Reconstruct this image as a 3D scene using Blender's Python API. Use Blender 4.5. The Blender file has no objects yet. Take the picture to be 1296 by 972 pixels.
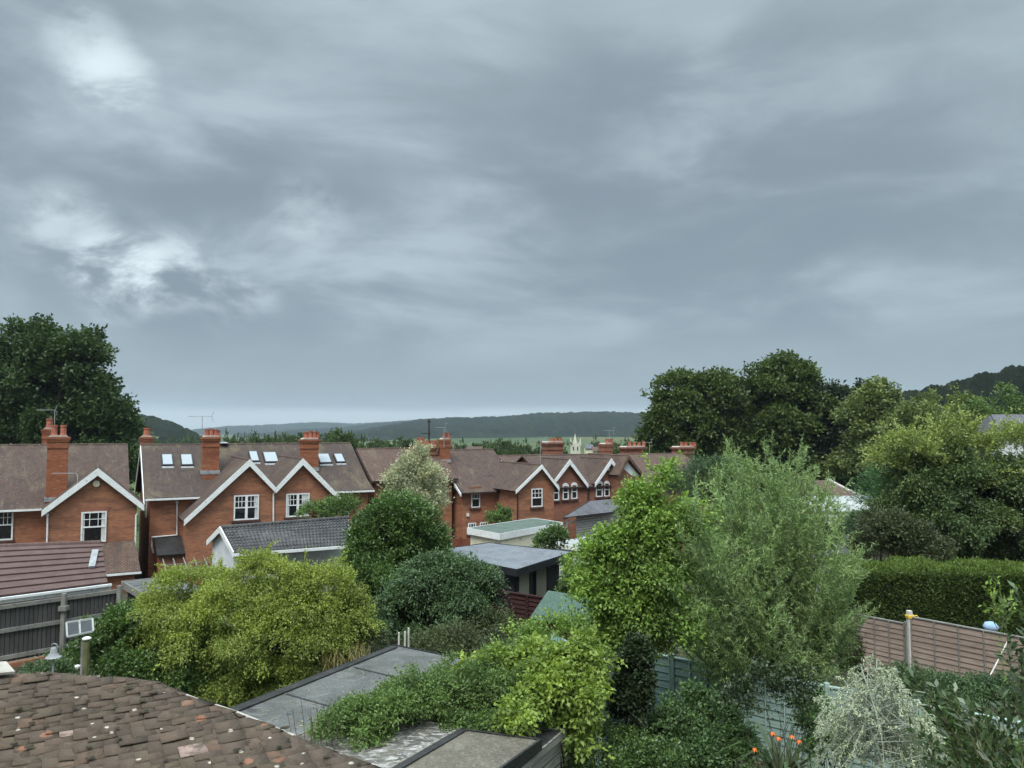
import bpy, math, random
import numpy as np
from mathutils import Vector, Matrix
random.seed(7)
RNG = np.random.default_rng(11)
SC = bpy.context.scene
COL = SC.collection
R = math.radians

# ------------------------------------------------------------------ camera
F = 960.0
PITCH = math.atan(59 / F)
CZ = 7.5
CAM = np.array([0.0, 0.0, CZ])
cam_d = bpy.data.cameras.new('camera')
cam = bpy.data.objects.new('camera', cam_d)
COL.objects.link(cam)
cam.location = (0, 0, CZ)
cam.rotation_euler = (math.pi / 2 + PITCH, 0, 0)
cam_d.sensor_width = 36.0
cam_d.lens = F / 1296 * 36.0
cam_d.clip_start = 0.1
cam_d.clip_end = 30000
SC.camera = cam

# ------------------------------------------------------------------ world: overcast sky
SUN_EL, SUN_AZ = R(58), R(200)      # azimuth measured clockwise from +Y
W = bpy.data.worlds.new('World')
SC.world = W
W.use_nodes = True
nt = W.node_tree
for n_ in list(nt.nodes):
    nt.nodes.remove(n_)


def N(tree, kind, **kw):
    n = tree.nodes.new(kind)
    for k, v in kw.items():
        setattr(n, k, v)
    return n


def M_(tree, op, a, b=None, c=None, clamp=False):
    n = tree.nodes.new('ShaderNodeMath')
    n.operation = op
    n.use_clamp = clamp
    for i, v in enumerate((a, b, c)):
        if v is None:
            continue
        if isinstance(v, (int, float)):
            n.inputs[i].default_value = v
        else:
            tree.links.new(v, n.inputs[i])
    return n.outputs[0]


def ramp(tree, fac, stops, interp='LINEAR'):
    n = tree.nodes.new('ShaderNodeValToRGB')
    n.color_ramp.interpolation = interp
    e = n.color_ramp.elements
    while len(e) > 1:
        e.remove(e[-1])
    e[0].position = stops[0][0]
    e[0].color = (*stops[0][1], 1)
    for p, c in stops[1:]:
        k = e.new(p)
        k.color = (*c, 1)
    if fac is not None:
        tree.links.new(fac, n.inputs[0])
    return n.outputs[0]


def maprange(tree, v, a, b, c=0.0, d=1.0, smooth=True):
    n = tree.nodes.new('ShaderNodeMapRange')
    n.interpolation_type = 'SMOOTHSTEP' if smooth else 'LINEAR'
    tree.links.new(v, n.inputs[0])
    for i, x in enumerate((a, b, c, d)):
        n.inputs[i + 1].default_value = x
    return n.outputs[0]


def mixc(tree, fac, a, b, blend='MIX'):
    n = tree.nodes.new('ShaderNodeMix')
    n.data_type = 'RGBA'
    n.blend_type = blend
    for idx, v in ((0, fac), (6, a), (7, b)):
        if isinstance(v, (int, float)):
            n.inputs[idx].default_value = v
        elif isinstance(v, tuple):
            n.inputs[idx].default_value = (*v, 1)
        else:
            tree.links.new(v, n.inputs[idx])
    return n.outputs[2]


def noise(tree, vec, scale, detail=5, rough=0.55, dist=0.0):
    n = tree.nodes.new('ShaderNodeTexNoise')
    n.inputs['Scale'].default_value = scale
    n.inputs['Detail'].default_value = detail
    n.inputs['Roughness'].default_value = rough
    n.inputs['Distortion'].default_value = dist
    if vec is not None:
        tree.links.new(vec, n.inputs['Vector'])
    return n.outputs[0]


def raydir(px, py):
    right = (px - 648) / F
    up = (486 - py) / F
    c, s = math.cos(PITCH), math.sin(PITCH)
    return np.array([right, c - up * s, s + up * c])


out = N(nt, 'ShaderNodeOutputWorld')
bg = N(nt, 'ShaderNodeBackground')
bg.inputs[1].default_value = 0.1
sky = N(nt, 'ShaderNodeTexSky', sky_type='NISHITA', sun_disc=False)
sky.sun_elevation = SUN_EL
sky.sun_rotation = SUN_AZ
tc = N(nt, 'ShaderNodeTexCoord')
sep = N(nt, 'ShaderNodeSeparateXYZ')
nt.links.new(tc.outputs['Generated'], sep.inputs[0])
zpos = M_(nt, 'MAXIMUM', sep.outputs[2], 0.0)
den = M_(nt, 'ADD', zpos, 0.13)
cx = M_(nt, 'DIVIDE', sep.outputs[0], den)
cy = M_(nt, 'DIVIDE', sep.outputs[1], den)
comb = N(nt, 'ShaderNodeCombineXYZ')
nt.links.new(cx, comb.inputs[0])
nt.links.new(cy, comb.inputs[1])
mpw = N(nt, 'ShaderNodeMapping')
mpw.inputs['Rotation'].default_value = (0, 0, R(-25))
mpw.inputs['Scale'].default_value = (0.75, 1.3, 1)
nt.links.new(comb.outputs[0], mpw.inputs[0])
cl1 = noise(nt, mpw.outputs[0], 0.6, 3, 0.5, 0.25)
cl2 = noise(nt, mpw.outputs[0], 1.9, 7, 0.6, 0.35)
mps = N(nt, 'ShaderNodeMapping')
mps.inputs['Rotation'].default_value = (0, R(-7), 0)
mps.inputs['Scale'].default_value = (1.0, 1.0, 3.0)
nt.links.new(tc.outputs['Generated'], mps.inputs[0])
cl3 = noise(nt, mps.outputs[0], 3.6, 7, 0.55, 0.35)
mps2 = N(nt, 'ShaderNodeMapping')
mps2.inputs['Rotation'].default_value = (0, R(9), 0)
mps2.inputs['Scale'].default_value = (1.0, 1.0, 1.7)
nt.links.new(tc.outputs['Generated'], mps2.inputs[0])
mixn = M_(nt, 'ADD', M_(nt, 'MULTIPLY', cl1, 0.34), M_(nt, 'ADD', M_(nt, 'MULTIPLY', cl2, 0.20), M_(nt, 'MULTIPLY', cl3, 0.46)))
cloud = ramp(nt, mixn, [(0.32, (1.46, 1.80, 2.0)), (0.45, (1.76, 2.16, 2.36)), (0.57, (2.06, 2.50, 2.72)), (0.72, (2.5, 2.98, 3.2))])


def dot_dir(px, py):
    d = raydir(px, py)
    d = d / np.linalg.norm(d)
    n = N(nt, 'ShaderNodeVectorMath', operation='DOT_PRODUCT')
    nt.links.new(tc.outputs['Generated'], n.inputs[0])
    n.inputs[1].default_value = tuple(d)
    return n.outputs['Value']


def spot(px, py, wpx):          # a thin place or a thick bank of the cloud deck
    a = math.cos(math.atan(wpx / F))
    return maprange(nt, dot_dir(px, py), a, 1.0)


rag = maprange(nt, noise(nt, mps2.outputs[0], 8.5, 8, 0.62, 0.3), 0.40, 0.62)
col = cloud
for px, py, w_, k_ in ((330, 60, 380, .40), (470, 170, 330, .45), (560, 300, 240, .35), (250, 440, 220, .35), (110, 470, 190, .45), (60, 150, 200, .3), (1000, 60, 300, .25), (820, 180, 200, .2)):
    col = mixc(nt, M_(nt, 'MULTIPLY', M_(nt, 'MULTIPLY', spot(px, py, w_), maprange(nt, cl3, .3, .62)), k_ * 0.8), col, (2.75, 3.22, 3.58))
for px, py, w_, k_ in ((60, 250, 190, .6), (330, 320, 240, .7), (900, 330, 380, .6), (235, 397, 75, 1.0), (640, 400, 280, .6), (380, 460, 260, .7), (1100, 360, 360, .6), (40, 40, 140, .4), (760, 240, 220, .5), (520, 90, 160, .3), (250, 230, 130, .4)):
    col = mixc(nt, M_(nt, 'MULTIPLY', M_(nt, 'MULTIPLY', spot(px, py, w_), maprange(nt, cl3, .68, .40)), k_ * 1.1), col, (1.18, 1.44, 1.66))
for px, py, w_, k_ in ((142, 105, 55, .55), (150, 350, 65, .8), (215, 345, 62, .6), (300, 375, 60, .3), (110, 55, 50, .35), (385, 270, 60, .25), (80, 285, 60, .4)):
    col = mixc(nt, M_(nt, 'MULTIPLY', M_(nt, 'MULTIPLY', spot(px, py, w_), rag), k_), col, (5.2, 5.9, 6.2))
# bottom of the deck and the clear strip under it
band = M_(nt, 'MULTIPLY', maprange(nt, sep.outputs[2], 0.022, 0.05), maprange(nt, sep.outputs[2], 0.17, 0.06))
col = mixc(nt, M_(nt, 'MULTIPLY', band, 0.75), col, (1.5, 1.88, 2.08))
wob = M_(nt, 'ADD', sep.outputs[2], M_(nt, 'MULTIPLY', M_(nt, 'SUBTRACT', cl3, 0.5), 0.03))
strip = maprange(nt, wob, 0.036, 0.020)
col = mixc(nt, M_(nt, 'MULTIPLY', strip, 0.9), col, (3.3, 3.95, 4.15))
# overcast: brighter towards the zenith, boosted above the view to light the foreground
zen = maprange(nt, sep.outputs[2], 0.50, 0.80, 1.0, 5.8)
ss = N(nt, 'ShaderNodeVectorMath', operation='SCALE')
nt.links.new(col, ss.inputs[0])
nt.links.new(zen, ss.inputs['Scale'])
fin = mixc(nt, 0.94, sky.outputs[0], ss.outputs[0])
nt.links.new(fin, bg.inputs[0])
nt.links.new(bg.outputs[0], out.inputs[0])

sun_d = bpy.data.lights.new('sun', 'SUN')
sun_d.energy = 1.5
sun_d.angle = R(28)
sun_d.color = (1.0, 0.96, 0.9)
sun = bpy.data.objects.new('sun', sun_d)
COL.objects.link(sun)
sd = Vector((math.sin(SUN_AZ) * math.cos(SUN_EL), math.cos(SUN_AZ) * math.cos(SUN_EL), math.sin(SUN_EL)))
sun.rotation_euler = sd.to_track_quat('Z', 'Y').to_euler()
sun.location = sd * 50 + Vector((0, 0, 20))

SC.view_settings.view_transform = 'Standard'
SC.view_settings.look = 'None'
SC.view_settings.gamma = 1
SC.view_settings.exposure = 0.92
SC.view_settings.use_curve_mapping = False
SC.cycles.max_bounces = 5
SC.cycles.diffuse_bounces = 2
SC.cycles.glossy_bounces = 2
SC.cycles.transmission_bounces = 3
SC.cycles.volume_bounces = 0
SC.cycles.transparent_max_bounces = 4
SC.cycles.use_denoising = True

# ------------------------------------------------------------------ projection helpers (used to measure the place from the photograph)


def at(px, py, Y):
    r = raydir(px, py)
    return CAM + r * (Y / r[1])


def onz(px, py, z):
    r = raydir(px, py)
    return CAM + r * ((z - CZ) / r[2])


def onplane(px, py, p0, n):
    r = raydir(px, py)
    return CAM + r * (np.dot(np.array(p0) - CAM, n) / np.dot(r, n))


def ground(y, x=0.0):
    return 0.5 - 0.07 * min(max(y - 20, 0), 45)


# ------------------------------------------------------------------ materials
MAT = {}


def newmat(name):
    m = bpy.data.materials.new(name)
    m.use_nodes = True
    MAT[name] = m
    t = m.node_tree
    p = t.nodes['Principled BSDF']
    return m, t, p


def coords(t, uv=False, obj=False):
    n = t.nodes.new('ShaderNodeTexCoord')
    return n.outputs['UV'] if uv else n.outputs['Object']


def bumpn(t, p, h, dist, strength=0.6):
    b = t.nodes.new('ShaderNodeBump')
    b.inputs['Strength'].default_value = strength
    b.inputs['Distance'].default_value = dist
    t.links.new(h, b.inputs['Height'])
    t.links.new(b.outputs[0], p.inputs['Normal'])


def mottled(name, c1, c2, scale=3.0, rough=0.8, c3=None, scale2=25.0, spec=0.25, bump=0.0, detail=6):
    m, t, p = newmat(name)
    v = coords(t)
    f = noise(t, v, scale, detail, 0.6)
    c = ramp(t, f, [(0.35, c1), (0.65, c2)])
    if c3:
        g = maprange(t, noise(t, v, scale2, 4, 0.6), 0.56, 0.68)
        c = mixc(t, g, c, c3)
    t.links.new(c, p.inputs['Base Color'])
    p.inputs['Roughness'].default_value = rough
    p.inputs['Specular IOR Level'].default_value = spec
    if bump:
        bumpn(t, p, noise(t, v, scale2, 5, 0.6), bump)
    return m


def brickmat(name, ca, cb, cm, bw=0.225, bh=0.075, stain=(0.09, 0.055, 0.045), stain_amt=0.6):
    m, t, p = newmat(name)
    uv = coords(t, uv=True)
    b = t.nodes.new('ShaderNodeTexBrick')
    t.links.new(uv, b.inputs['Vector'])
    b.inputs['Scale'].default_value = 1.0
    b.inputs['Brick Width'].default_value = bw
    b.inputs['Row Height'].default_value = bh
    b.inputs['Mortar Size'].default_value = 0.008
    b.inputs['Color1'].default_value = (*ca, 1)
    b.inputs['Color2'].default_value = (*cb, 1)
    b.inputs['Mortar'].default_value = (*cm, 1)
    v = coords(t)
    mp = t.nodes.new('ShaderNodeMapping')
    mp.inputs['Scale'].default_value = (0.5, 0.5, 2.4)
    t.links.new(v, mp.inputs[0])
    g = maprange(t, noise(t, mp.outputs[0], 1.1, 7, 0.68, 0.4), 0.42, 0.72)
    c = mixc(t, M_(t, 'MULTIPLY', g, stain_amt), b.outputs[0], stain)
    g2 = maprange(t, noise(t, mp.outputs[0], 3.2, 6, 0.65), 0.55, 0.72)
    c = mixc(t, M_(t, 'MULTIPLY', g2, 0.55), c, (0.50, 0.26, 0.16))
    t.links.new(c, p.inputs['Base Color'])
    p.inputs['Roughness'].default_value = 0.9
    p.inputs['Specular IOR Level'].default_value = 0.15
    bumpn(t, p, b.outputs['Fac'], 0.01, -0.5)
    return m


brickmat('brick', (0.43, 0.172, 0.084), (0.29, 0.108, 0.058), (0.30, 0.19, 0.14))
brickmat('brick_pale', (0.33, 0.12, 0.07), (0.26, 0.095, 0.058), (0.26, 0.17, 0.13))
brickmat('brick_orange', (0.36, 0.125, 0.055), (0.26, 0.09, 0.045), (0.25, 0.13, 0.09), stain=(0.12, 0.04, 0.03), stain_amt=0.75)
brickmat('brick_dark', (0.11, 0.05, 0.04), (0.08, 0.042, 0.036), (0.1, 0.07, 0.06))


def tilemat(name, ca, cb, row=0.1, wid=0.165, moss=(0.20, 0.17, 0.11), moss_amt=0.5, dark=(0.045, 0.035, 0.033), line=0.014, sc=0.8):
    m, t, p = newmat(name)
    uv = coords(t, uv=True)
    b = t.nodes.new('ShaderNodeTexBrick')
    t.links.new(uv, b.inputs['Vector'])
    b.inputs['Scale'].default_value = 1.0
    b.inputs['Brick Width'].default_value = wid
    b.inputs['Row Height'].default_value = row
    b.inputs['Mortar Size'].default_value = line
    b.inputs['Mortar Smooth'].default_value = 0.4
    b.inputs['Color1'].default_value = (*ca, 1)
    b.inputs['Color2'].default_value = (*cb, 1)
    b.inputs['Mortar'].default_value = (*dark, 1)
    v = coords(t)
    mp = t.nodes.new('ShaderNodeMapping')
    mp.inputs['Scale'].default_value = (1, 0.6, 0.4)
    t.links.new(v, mp.inputs[0])
    g = maprange(t, noise(t, mp.outputs[0], sc, 8, 0.7, 0.5), 0.46, 0.7)
    c = mixc(t, M_(t, 'MULTIPLY', g, moss_amt), b.outputs[0], moss)
    g2 = maprange(t, noise(t, mp.outputs[0], 2.6, 8, 0.72, 0.4), 0.5, 0.7)
    c = mixc(t, M_(t, 'MULTIPLY', g2, 0.7), c, dark)
    mu = t.nodes.new('ShaderNodeMapping')
    mu.inputs['Scale'].default_value = (2.6, 0.35, 1)
    t.links.new(uv, mu.inputs[0])
    gs = maprange(t, noise(t, mu.outputs[0], 1.0, 8, 0.75, 0.3), 0.48, 0.68)
    c = mixc(t, M_(t, 'MULTIPLY', gs, 0.55), c, tuple(x * 1.3 for x in dark))
    gl = maprange(t, noise(t, mu.outputs[0], 2.3, 8, 0.75, 0.3), 0.56, 0.72)
    c = mixc(t, M_(t, 'MULTIPLY', gl, 0.5), c, (0.27, 0.22, 0.18))
    gq = noise(t, v, 11.0, 6, 0.8)
    c = mixc(t, M_(t, 'MULTIPLY', maprange(t, gq, 0.5, 0.36), 0.6), c, dark)
    g3 = maprange(t, noise(t, v, 7.0, 6, 0.7), 0.60, 0.72)
    c = mixc(t, M_(t, 'MULTIPLY', g3, 0.5), c, (0.36, 0.27, 0.23))
    t.links.new(c, p.inputs['Base Color'])
    p.inputs['Roughness'].default_value = 0.85
    p.inputs['Specular IOR Level'].default_value = 0.2
    bumpn(t, p, b.outputs['Fac'], 0.02, -0.6)
    return m


tilemat('roof_tile', (0.15, 0.092, 0.072), (0.095, 0.062, 0.052), line=0.018)
tilemat('roof_tile_mossy', (0.115, 0.08, 0.066), (0.08, 0.058, 0.05), moss=(0.17, 0.145, 0.085), moss_amt=0.7, line=0.018)
tilemat('roof_tile_red', (0.19, 0.11, 0.082), (0.13, 0.078, 0.062), moss_amt=0.4, line=0.018)
mottled('roof_tile_garage', (0.095, 0.06, 0.054), (0.13, 0.085, 0.075), 2.2, 0.8, (0.09, 0.05, 0.045), 16)
tilemat('slate', (0.16, 0.165, 0.19), (0.13, 0.135, 0.155), row=0.2, wid=0.3, moss=(0.2, 0.2, 0.19), moss_amt=0.4, line=0.01)
mottled('white_paint', (0.74, 0.75, 0.74), (0.84, 0.85, 0.84), 2.0, 0.5, (0.55, 0.56, 0.54), 9.0)
mottled('white_render', (0.55, 0.575, 0.585), (0.68, 0.70, 0.71), 1.6, 0.85, (0.48, 0.5, 0.48), 5.0)
mottled('cream_render', (0.72, 0.67, 0.50), (0.80, 0.75, 0.58), 1.1, 0.85, (0.5, 0.47, 0.36), 4.0)
mottled('dark_gutter', (0.03, 0.022, 0.02), (0.045, 0.03, 0.027), 5, 0.45)
mottled('lead', (0.22, 0.23, 0.24), (0.36, 0.37, 0.38), 4, 0.6)
mottled('mortar', (0.34, 0.31, 0.27), (0.5, 0.47, 0.42), 6, 0.95)
mottled('clay_pot', (0.32, 0.10, 0.07), (0.42, 0.15, 0.09), 3, 0.8, (0.12, 0.08, 0.07), 9)
mottled('aerial_metal', (0.25, 0.26, 0.27), (0.4, 0.41, 0.42), 3, 0.4)
mottled('dark_metal', (0.02, 0.02, 0.022), (0.035, 0.035, 0.04), 3, 0.5)
mottled('wood_brown', (0.10, 0.06, 0.04), (0.16, 0.10, 0.07), 3, 0.9)
mottled('bark', (0.07, 0.055, 0.04), (0.13, 0.105, 0.08), 6, 0.95, (0.17, 0.16, 0.12), 14, bump=0.02)
mottled('stem_green', (0.10, 0.11, 0.05), (0.16, 0.15, 0.07), 6, 0.8)
mottled('soil', (0.035, 0.03, 0.02), (0.07, 0.058, 0.038), 2.0, 1.0, (0.04, 0.06, 0.02), 5)
mottled('stone_tower', (0.52, 0.50, 0.42), (0.62, 0.59, 0.5), 0.6, 0.9)
mottled('curtain', (0.55, 0.55, 0.52), (0.68, 0.68, 0.66), 6, 0.9)
mottled('concrete_pale', (0.30, 0.315, 0.31), (0.42, 0.435, 0.43), 2, 0.6, (0.2, 0.21, 0.19), 6)
mottled('concrete', (0.26, 0.24, 0.20), (0.38, 0.36, 0.31), 2, 0.9, (0.18, 0.17, 0.12), 8)
mottled('pale_gravel', (0.30, 0.29, 0.22), (0.42, 0.40, 0.31), 3, 0.95, (0.2, 0.22, 0.12), 10)
mottled('blue_cloth', (0.25, 0.4, 0.6), (0.4, 0.5, 0.7), 6, 0.8)
mottled('yellow_rope', (0.75, 0.48, 0.04), (0.85, 0.6, 0.08), 20, 0.8)
mottled('rope_white', (0.5, 0.47, 0.42), (0.66, 0.62, 0.56), 10, 0.8)
mottled('office_black', (0.016, 0.017, 0.021), (0.028, 0.028, 0.034), 3, 0.55)
mottled('orange_petal', (0.65, 0.12, 0.02), (0.8, 0.2, 0.04), 10, 0.6)


def glassmat(name, c, rough=0.03):
    m, t, p = newmat(name)
    p.inputs['Base Color'].default_value = (*c, 1)
    p.inputs['Roughness'].default_value = rough
    p.inputs['Specular IOR Level'].default_value = 0.9
    v = coords(t)
    bumpn(t, p, noise(t, v, 1.2, 2), 0.02, 0.25)
    return m


glassmat('glass_dark', (0.012, 0.014, 0.016))
m_ = glassmat('glass_sky', (0.30, 0.33, 0.36))
glassmat('glass_pale', (0.25, 0.24, 0.19))


def plankmat(name, ca, cb, dark, w=0.15, horizontal=True, sc=1.0, line=0.012, patch=None, patch_amt=0.0):
    m, t, p = newmat(name)
    uv = coords(t, uv=True)
    mp = t.nodes.new('ShaderNodeMapping')
    if not horizontal:
        mp.inputs['Rotation'].default_value = (0, 0, math.pi / 2)
    t.links.new(uv, mp.inputs[0])
    b = t.nodes.new('ShaderNodeTexBrick')
    t.links.new(mp.outputs[0], b.inputs['Vector'])
    b.inputs['Scale'].default_value = 1.0
    b.inputs['Brick Width'].default_value = 7.0
    b.inputs['Row Height'].default_value = w
    b.inputs['Mortar Size'].default_value = line
    b.inputs['Mortar Smooth'].default_value = 0.3
    b.inputs['Color1'].default_value = (*ca, 1)
    b.inputs['Color2'].default_value = (*cb, 1)
    b.inputs['Mortar'].default_value = (*dark, 1)
    mp2 = t.nodes.new('ShaderNodeMapping')
    mp2.inputs['Scale'].default_value = (1.2, 22, 1)
    t.links.new(mp.outputs[0], mp2.inputs[0])
    g = noise(t, mp2.outputs[0], 1.6, 6, 0.65)
    c = mixc(t, maprange(t, g, 0.4, 0.75), b.outputs[0], tuple(x * 0.45 for x in ca))
    v = coords(t)
    g2 = maprange(t, noise(t, v, 1.7, 6, 0.65), 0.5, 0.7)
    c = mixc(t, M_(t, 'MULTIPLY', g2, 0.6 if patch is None else patch_amt), c, patch or tuple(x * 0.55 for x in cb))
    t.links.new(c, p.inputs['Base Color'])
    p.inputs['Roughness'].default_value = 0.85
    p.inputs['Specular IOR Level'].default_value = 0.2
    bumpn(t, p, g, 0.01, 0.4)
    return m


plankmat('fence_grey', (0.115, 0.11, 0.105), (0.075, 0.072, 0.07), (0.015, 0.014, 0.013), w=0.125, horizontal=False)
mottled('fence_rail', (0.17, 0.165, 0.15), (0.26, 0.25, 0.225), 3, 0.9, (0.1, 0.1, 0.09), 9)
plankmat('lap_brown', (0.34, 0.255, 0.21), (0.26, 0.19, 0.155), (0.05, 0.03, 0.025), w=0.5, line=0.0, patch=(0.36, 0.31, 0.26), patch_amt=0.6)
plankmat('lap_turquoise', (0.27, 0.37, 0.33), (0.22, 0.31, 0.28), (0.1, 0.14, 0.13), w=0.5, line=0.0, patch=(0.25, 0.22, 0.16), patch_amt=0.6)
mottled('turquoise_paint', (0.30, 0.41, 0.36), (0.38, 0.48, 0.43), 2.5, 0.7, (0.28, 0.3, 0.24), 7)
plankmat('weatherboard', (0.46, 0.445, 0.425), (0.38, 0.37, 0.35), (0.05, 0.045, 0.04), w=0.17, line=0.02)
plankmat('maroon_boards', (0.060, 0.026, 0.024), (0.048, 0.02, 0.02), (0.012, 0.007, 0.007), w=0.14, line=0.014)
plankmat('red_boards', (0.22, 0.075, 0.04), (0.18, 0.06, 0.035), (0.05, 0.02, 0.015), w=0.6, horizontal=False, line=0.012)
plankmat('old_boards', (0.30, 0.28, 0.25), (0.22, 0.205, 0.18), (0.02, 0.018, 0.015), w=0.16, line=0.012)


def feltmat(name, c1, c2, blotch, damp, spec=0.35, rough=0.55):
    m, t, p = newmat(name)
    v = coords(t)
    f = noise(t, v, 1.3, 8, 0.65, 0.3)
    c = ramp(t, f, [(0.35, c1), (0.62, c2)])
    c = mixc(t, M_(t, 'MULTIPLY', maprange(t, noise(t, v, 2.8, 7, 0.7, 0.8), 0.5, 0.66), 0.5), c, blotch)
    c = mixc(t, M_(t, 'MULTIPLY', maprange(t, noise(t, v, 0.9, 4, 0.55, 1.2), 0.6, 0.66), 0.7), c, damp)
    g = noise(t, v, 22.0, 6, 0.75)
    c = mixc(t, maprange(t, g, 0.52, 0.7), c, tuple(min(1, x * 1.7) for x in c2))
    c = mixc(t, M_(t, 'MULTIPLY', maprange(t, g, 0.48, 0.34), .6), c, tuple(x * 0.45 for x in c1))
    t.links.new(c, p.inputs['Base Color'])
    r_ = maprange(t, noise(t, v, 1.1, 5, 0.6), 0.35, 0.7, rough * 0.55, min(1, rough * 1.4))
    t.links.new(r_, p.inputs['Roughness'])
    p.inputs['Specular IOR Level'].default_value = spec
    bumpn(t, p, g, 0.01, 0.4)
    return m


feltmat('felt_grey', (0.072, 0.074, 0.07), (0.13, 0.132, 0.125), (0.21, 0.213, 0.205), (0.028, 0.028, 0.03))
feltmat('felt_green', (0.12, 0.20, 0.17), (0.16, 0.25, 0.21), (0.19, 0.27, 0.23), (0.10, 0.16, 0.14), 0.2, 0.8)
feltmat('felt_dark_green', (0.075, 0.11, 0.09), (0.11, 0.145, 0.12), (0.15, 0.17, 0.15), (0.06, 0.08, 0.07), 0.3, 0.6)
feltmat('rubber_blue_grey', (0.14, 0.152, 0.17), (0.19, 0.205, 0.225), (0.25, 0.265, 0.285), (0.12, 0.135, 0.16), 0.5, 0.4)
feltmat('felt_brown', (0.10, 0.088, 0.07), (0.155, 0.14, 0.11), (0.2, 0.19, 0.15), (0.05, 0.045, 0.04), 0.2, 0.8)
feltmat('felt_black', (0.02, 0.02, 0.02), (0.04, 0.04, 0.04), (0.06, 0.06, 0.058), (0.015, 0.015, 0.015), 0.3, 0.6)

# flaking white paint on boards
m, t, p = newmat('flaking_paint')
uv = coords(t, uv=True)
mp = N(t, 'ShaderNodeMapping')
mp.inputs['Scale'].default_value = (4.0, 9.0, 1)
t.links.new(uv, mp.inputs[0])
g = maprange(t, noise(t, mp.outputs[0], 1.4, 9, 0.75, 0.9), 0.46, 0.60)
c = mixc(t, g, (0.075, 0.068, 0.06), (0.46, 0.44, 0.41))
c = mixc(t, M_(t, 'MULTIPLY', maprange(t, noise(t, uv, 2.2, 6, .7), .45, .65), .6), c, (0.16, 0.15, 0.12))
t.links.new(c, p.inputs['Base Color'])
p.inputs['Roughness'].default_value = 0.9
bumpn(t, p, g, 0.01, 0.6)

# pantile / interlocking black tiles
m, t, p = newmat('black_tile')
v = coords(t)
c = ramp(t, noise(t, v, 3.0, 6, 0.65), [(0.35, (0.035, 0.035, 0.037)), (0.6, (0.075, 0.073, 0.072)), (0.75, (0.13, 0.13, 0.12))])
t.links.new(c, p.inputs['Base Color'])
p.inputs['Roughness'].default_value = 0.7

# foreground clay tiles: per tile colour + lichen + moss
m, t, p = newmat('old_clay_tile')
a = N(t, 'ShaderNodeAttribute', attribute_name='tint')
base = ramp(t, a.outputs['Fac'], [(0.0, (0.07, 0.055, 0.045)), (0.35, (0.10, 0.078, 0.062)), (0.6, (0.12, 0.086, 0.067)), (0.80, (0.10, 0.08, 0.055)), (0.90, (0.14, 0.10, 0.075)), (0.965, (0.22, 0.11, 0.07)), (0.99, (0.34, 0.19, 0.13)), (1.0, (0.50, 0.36, 0.31))])
v = coords(t)
g = maprange(t, noise(t, v, 9.0, 8, 0.72, 0.6), 0.47, 0.62)
c = mixc(t, M_(t, 'MULTIPLY', g, 0.75), mixc(t, .35, base, (0.14, 0.108, 0.083)), (0.10, 0.08, 0.06))
g = maprange(t, noise(t, v, 26.0, 6, 0.7), 0.56, 0.7)
c = mixc(t, M_(t, 'MULTIPLY', g, 0.7), c, (0.17, 0.14, 0.10))
vo = N(t, 'ShaderNodeTexVoronoi')
vo.inputs['Scale'].default_value = 7.5
t.links.new(v, vo.inputs['Vector'])
dd = M_(t, 'ADD', vo.outputs['Distance'], M_(t, 'MULTIPLY', noise(t, v, 18, 5, .7), 0.26))
g = maprange(t, dd, 0.27, 0.22)
sepc = N(t, 'ShaderNodeSeparateXYZ')
t.links.new(vo.outputs['Color'], sepc.inputs[0])
g = M_(t, 'MULTIPLY', g, M_(t, 'GREATER_THAN', sepc.outputs[0], 0.35))
c = mixc(t, M_(t, 'MULTIPLY', g, 0.9), c, (0.60, 0.54, 0.45))
v2 = N(t, 'ShaderNodeTexVoronoi')
v2.inputs['Scale'].default_value = 4.0
mpp = N(t, 'ShaderNodeMapping')
mpp.inputs['Location'].default_value = (3.3, 1.7, 0)
t.links.new(v, mpp.inputs[0])
t.links.new(mpp.outputs[0], v2.inputs['Vector'])
dd = M_(t, 'ADD', v2.outputs['Distance'], M_(t, 'MULTIPLY', noise(t, v, 14, 5, .7), 0.3))
sepd = N(t, 'ShaderNodeSeparateXYZ')
t.links.new(v2.outputs['Color'], sepd.inputs[0])
g = M_(t, 'MULTIPLY', maprange(t, dd, 0.33, 0.27), M_(t, 'GREATER_THAN', sepd.outputs[1], 0.62))
c = mixc(t, M_(t, 'MULTIPLY', g, 0.7), c, (0.36, 0.17, 0.11))
t.links.new(c, p.inputs['Base Color'])
p.inputs['Roughness'].default_value = 0.95
p.inputs['Specular IOR Level'].default_value = 0.15
bumpn(t, p, noise(t, v, 30.0, 6, 0.7), 0.02, 0.8)
mottled('moss', (0.04, 0.036, 0.024), (0.085, 0.075, 0.05), 20, 1.0, bump=0.02, scale2=60)


def leafmat(name, stops, trans=0.35, rough=0.5, spec=0.35):
    m, t, p = newmat(name)
    a = N(t, 'ShaderNodeAttribute', attribute_name='tint')
    c = ramp(t, a.outputs['Fac'], stops)
    t.links.new(c, p.inputs['Base Color'])
    p.inputs['Roughness'].default_value = rough
    p.inputs['Specular IOR Level'].default_value = spec
    tr = N(t, 'ShaderNodeBsdfTranslucent')
    hs = N(t, 'ShaderNodeHueSaturation')
    hs.inputs['Saturation'].default_value = 1.15
    hs.inputs['Value'].default_value = 1.25
    t.links.new(c, hs.inputs['Color'])
    t.links.new(hs.outputs[0], tr.inputs[0])
    mx = N(t, 'ShaderNodeMixShader')
    mx.inputs[0].default_value = trans * .75
    t.links.new(p.outputs[0], mx.inputs[1])
    t.links.new(tr.outputs[0], mx.inputs[2])
    t.links.new(mx.outputs[0], t.nodes['Material Output'].inputs[0])
    return m


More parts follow.
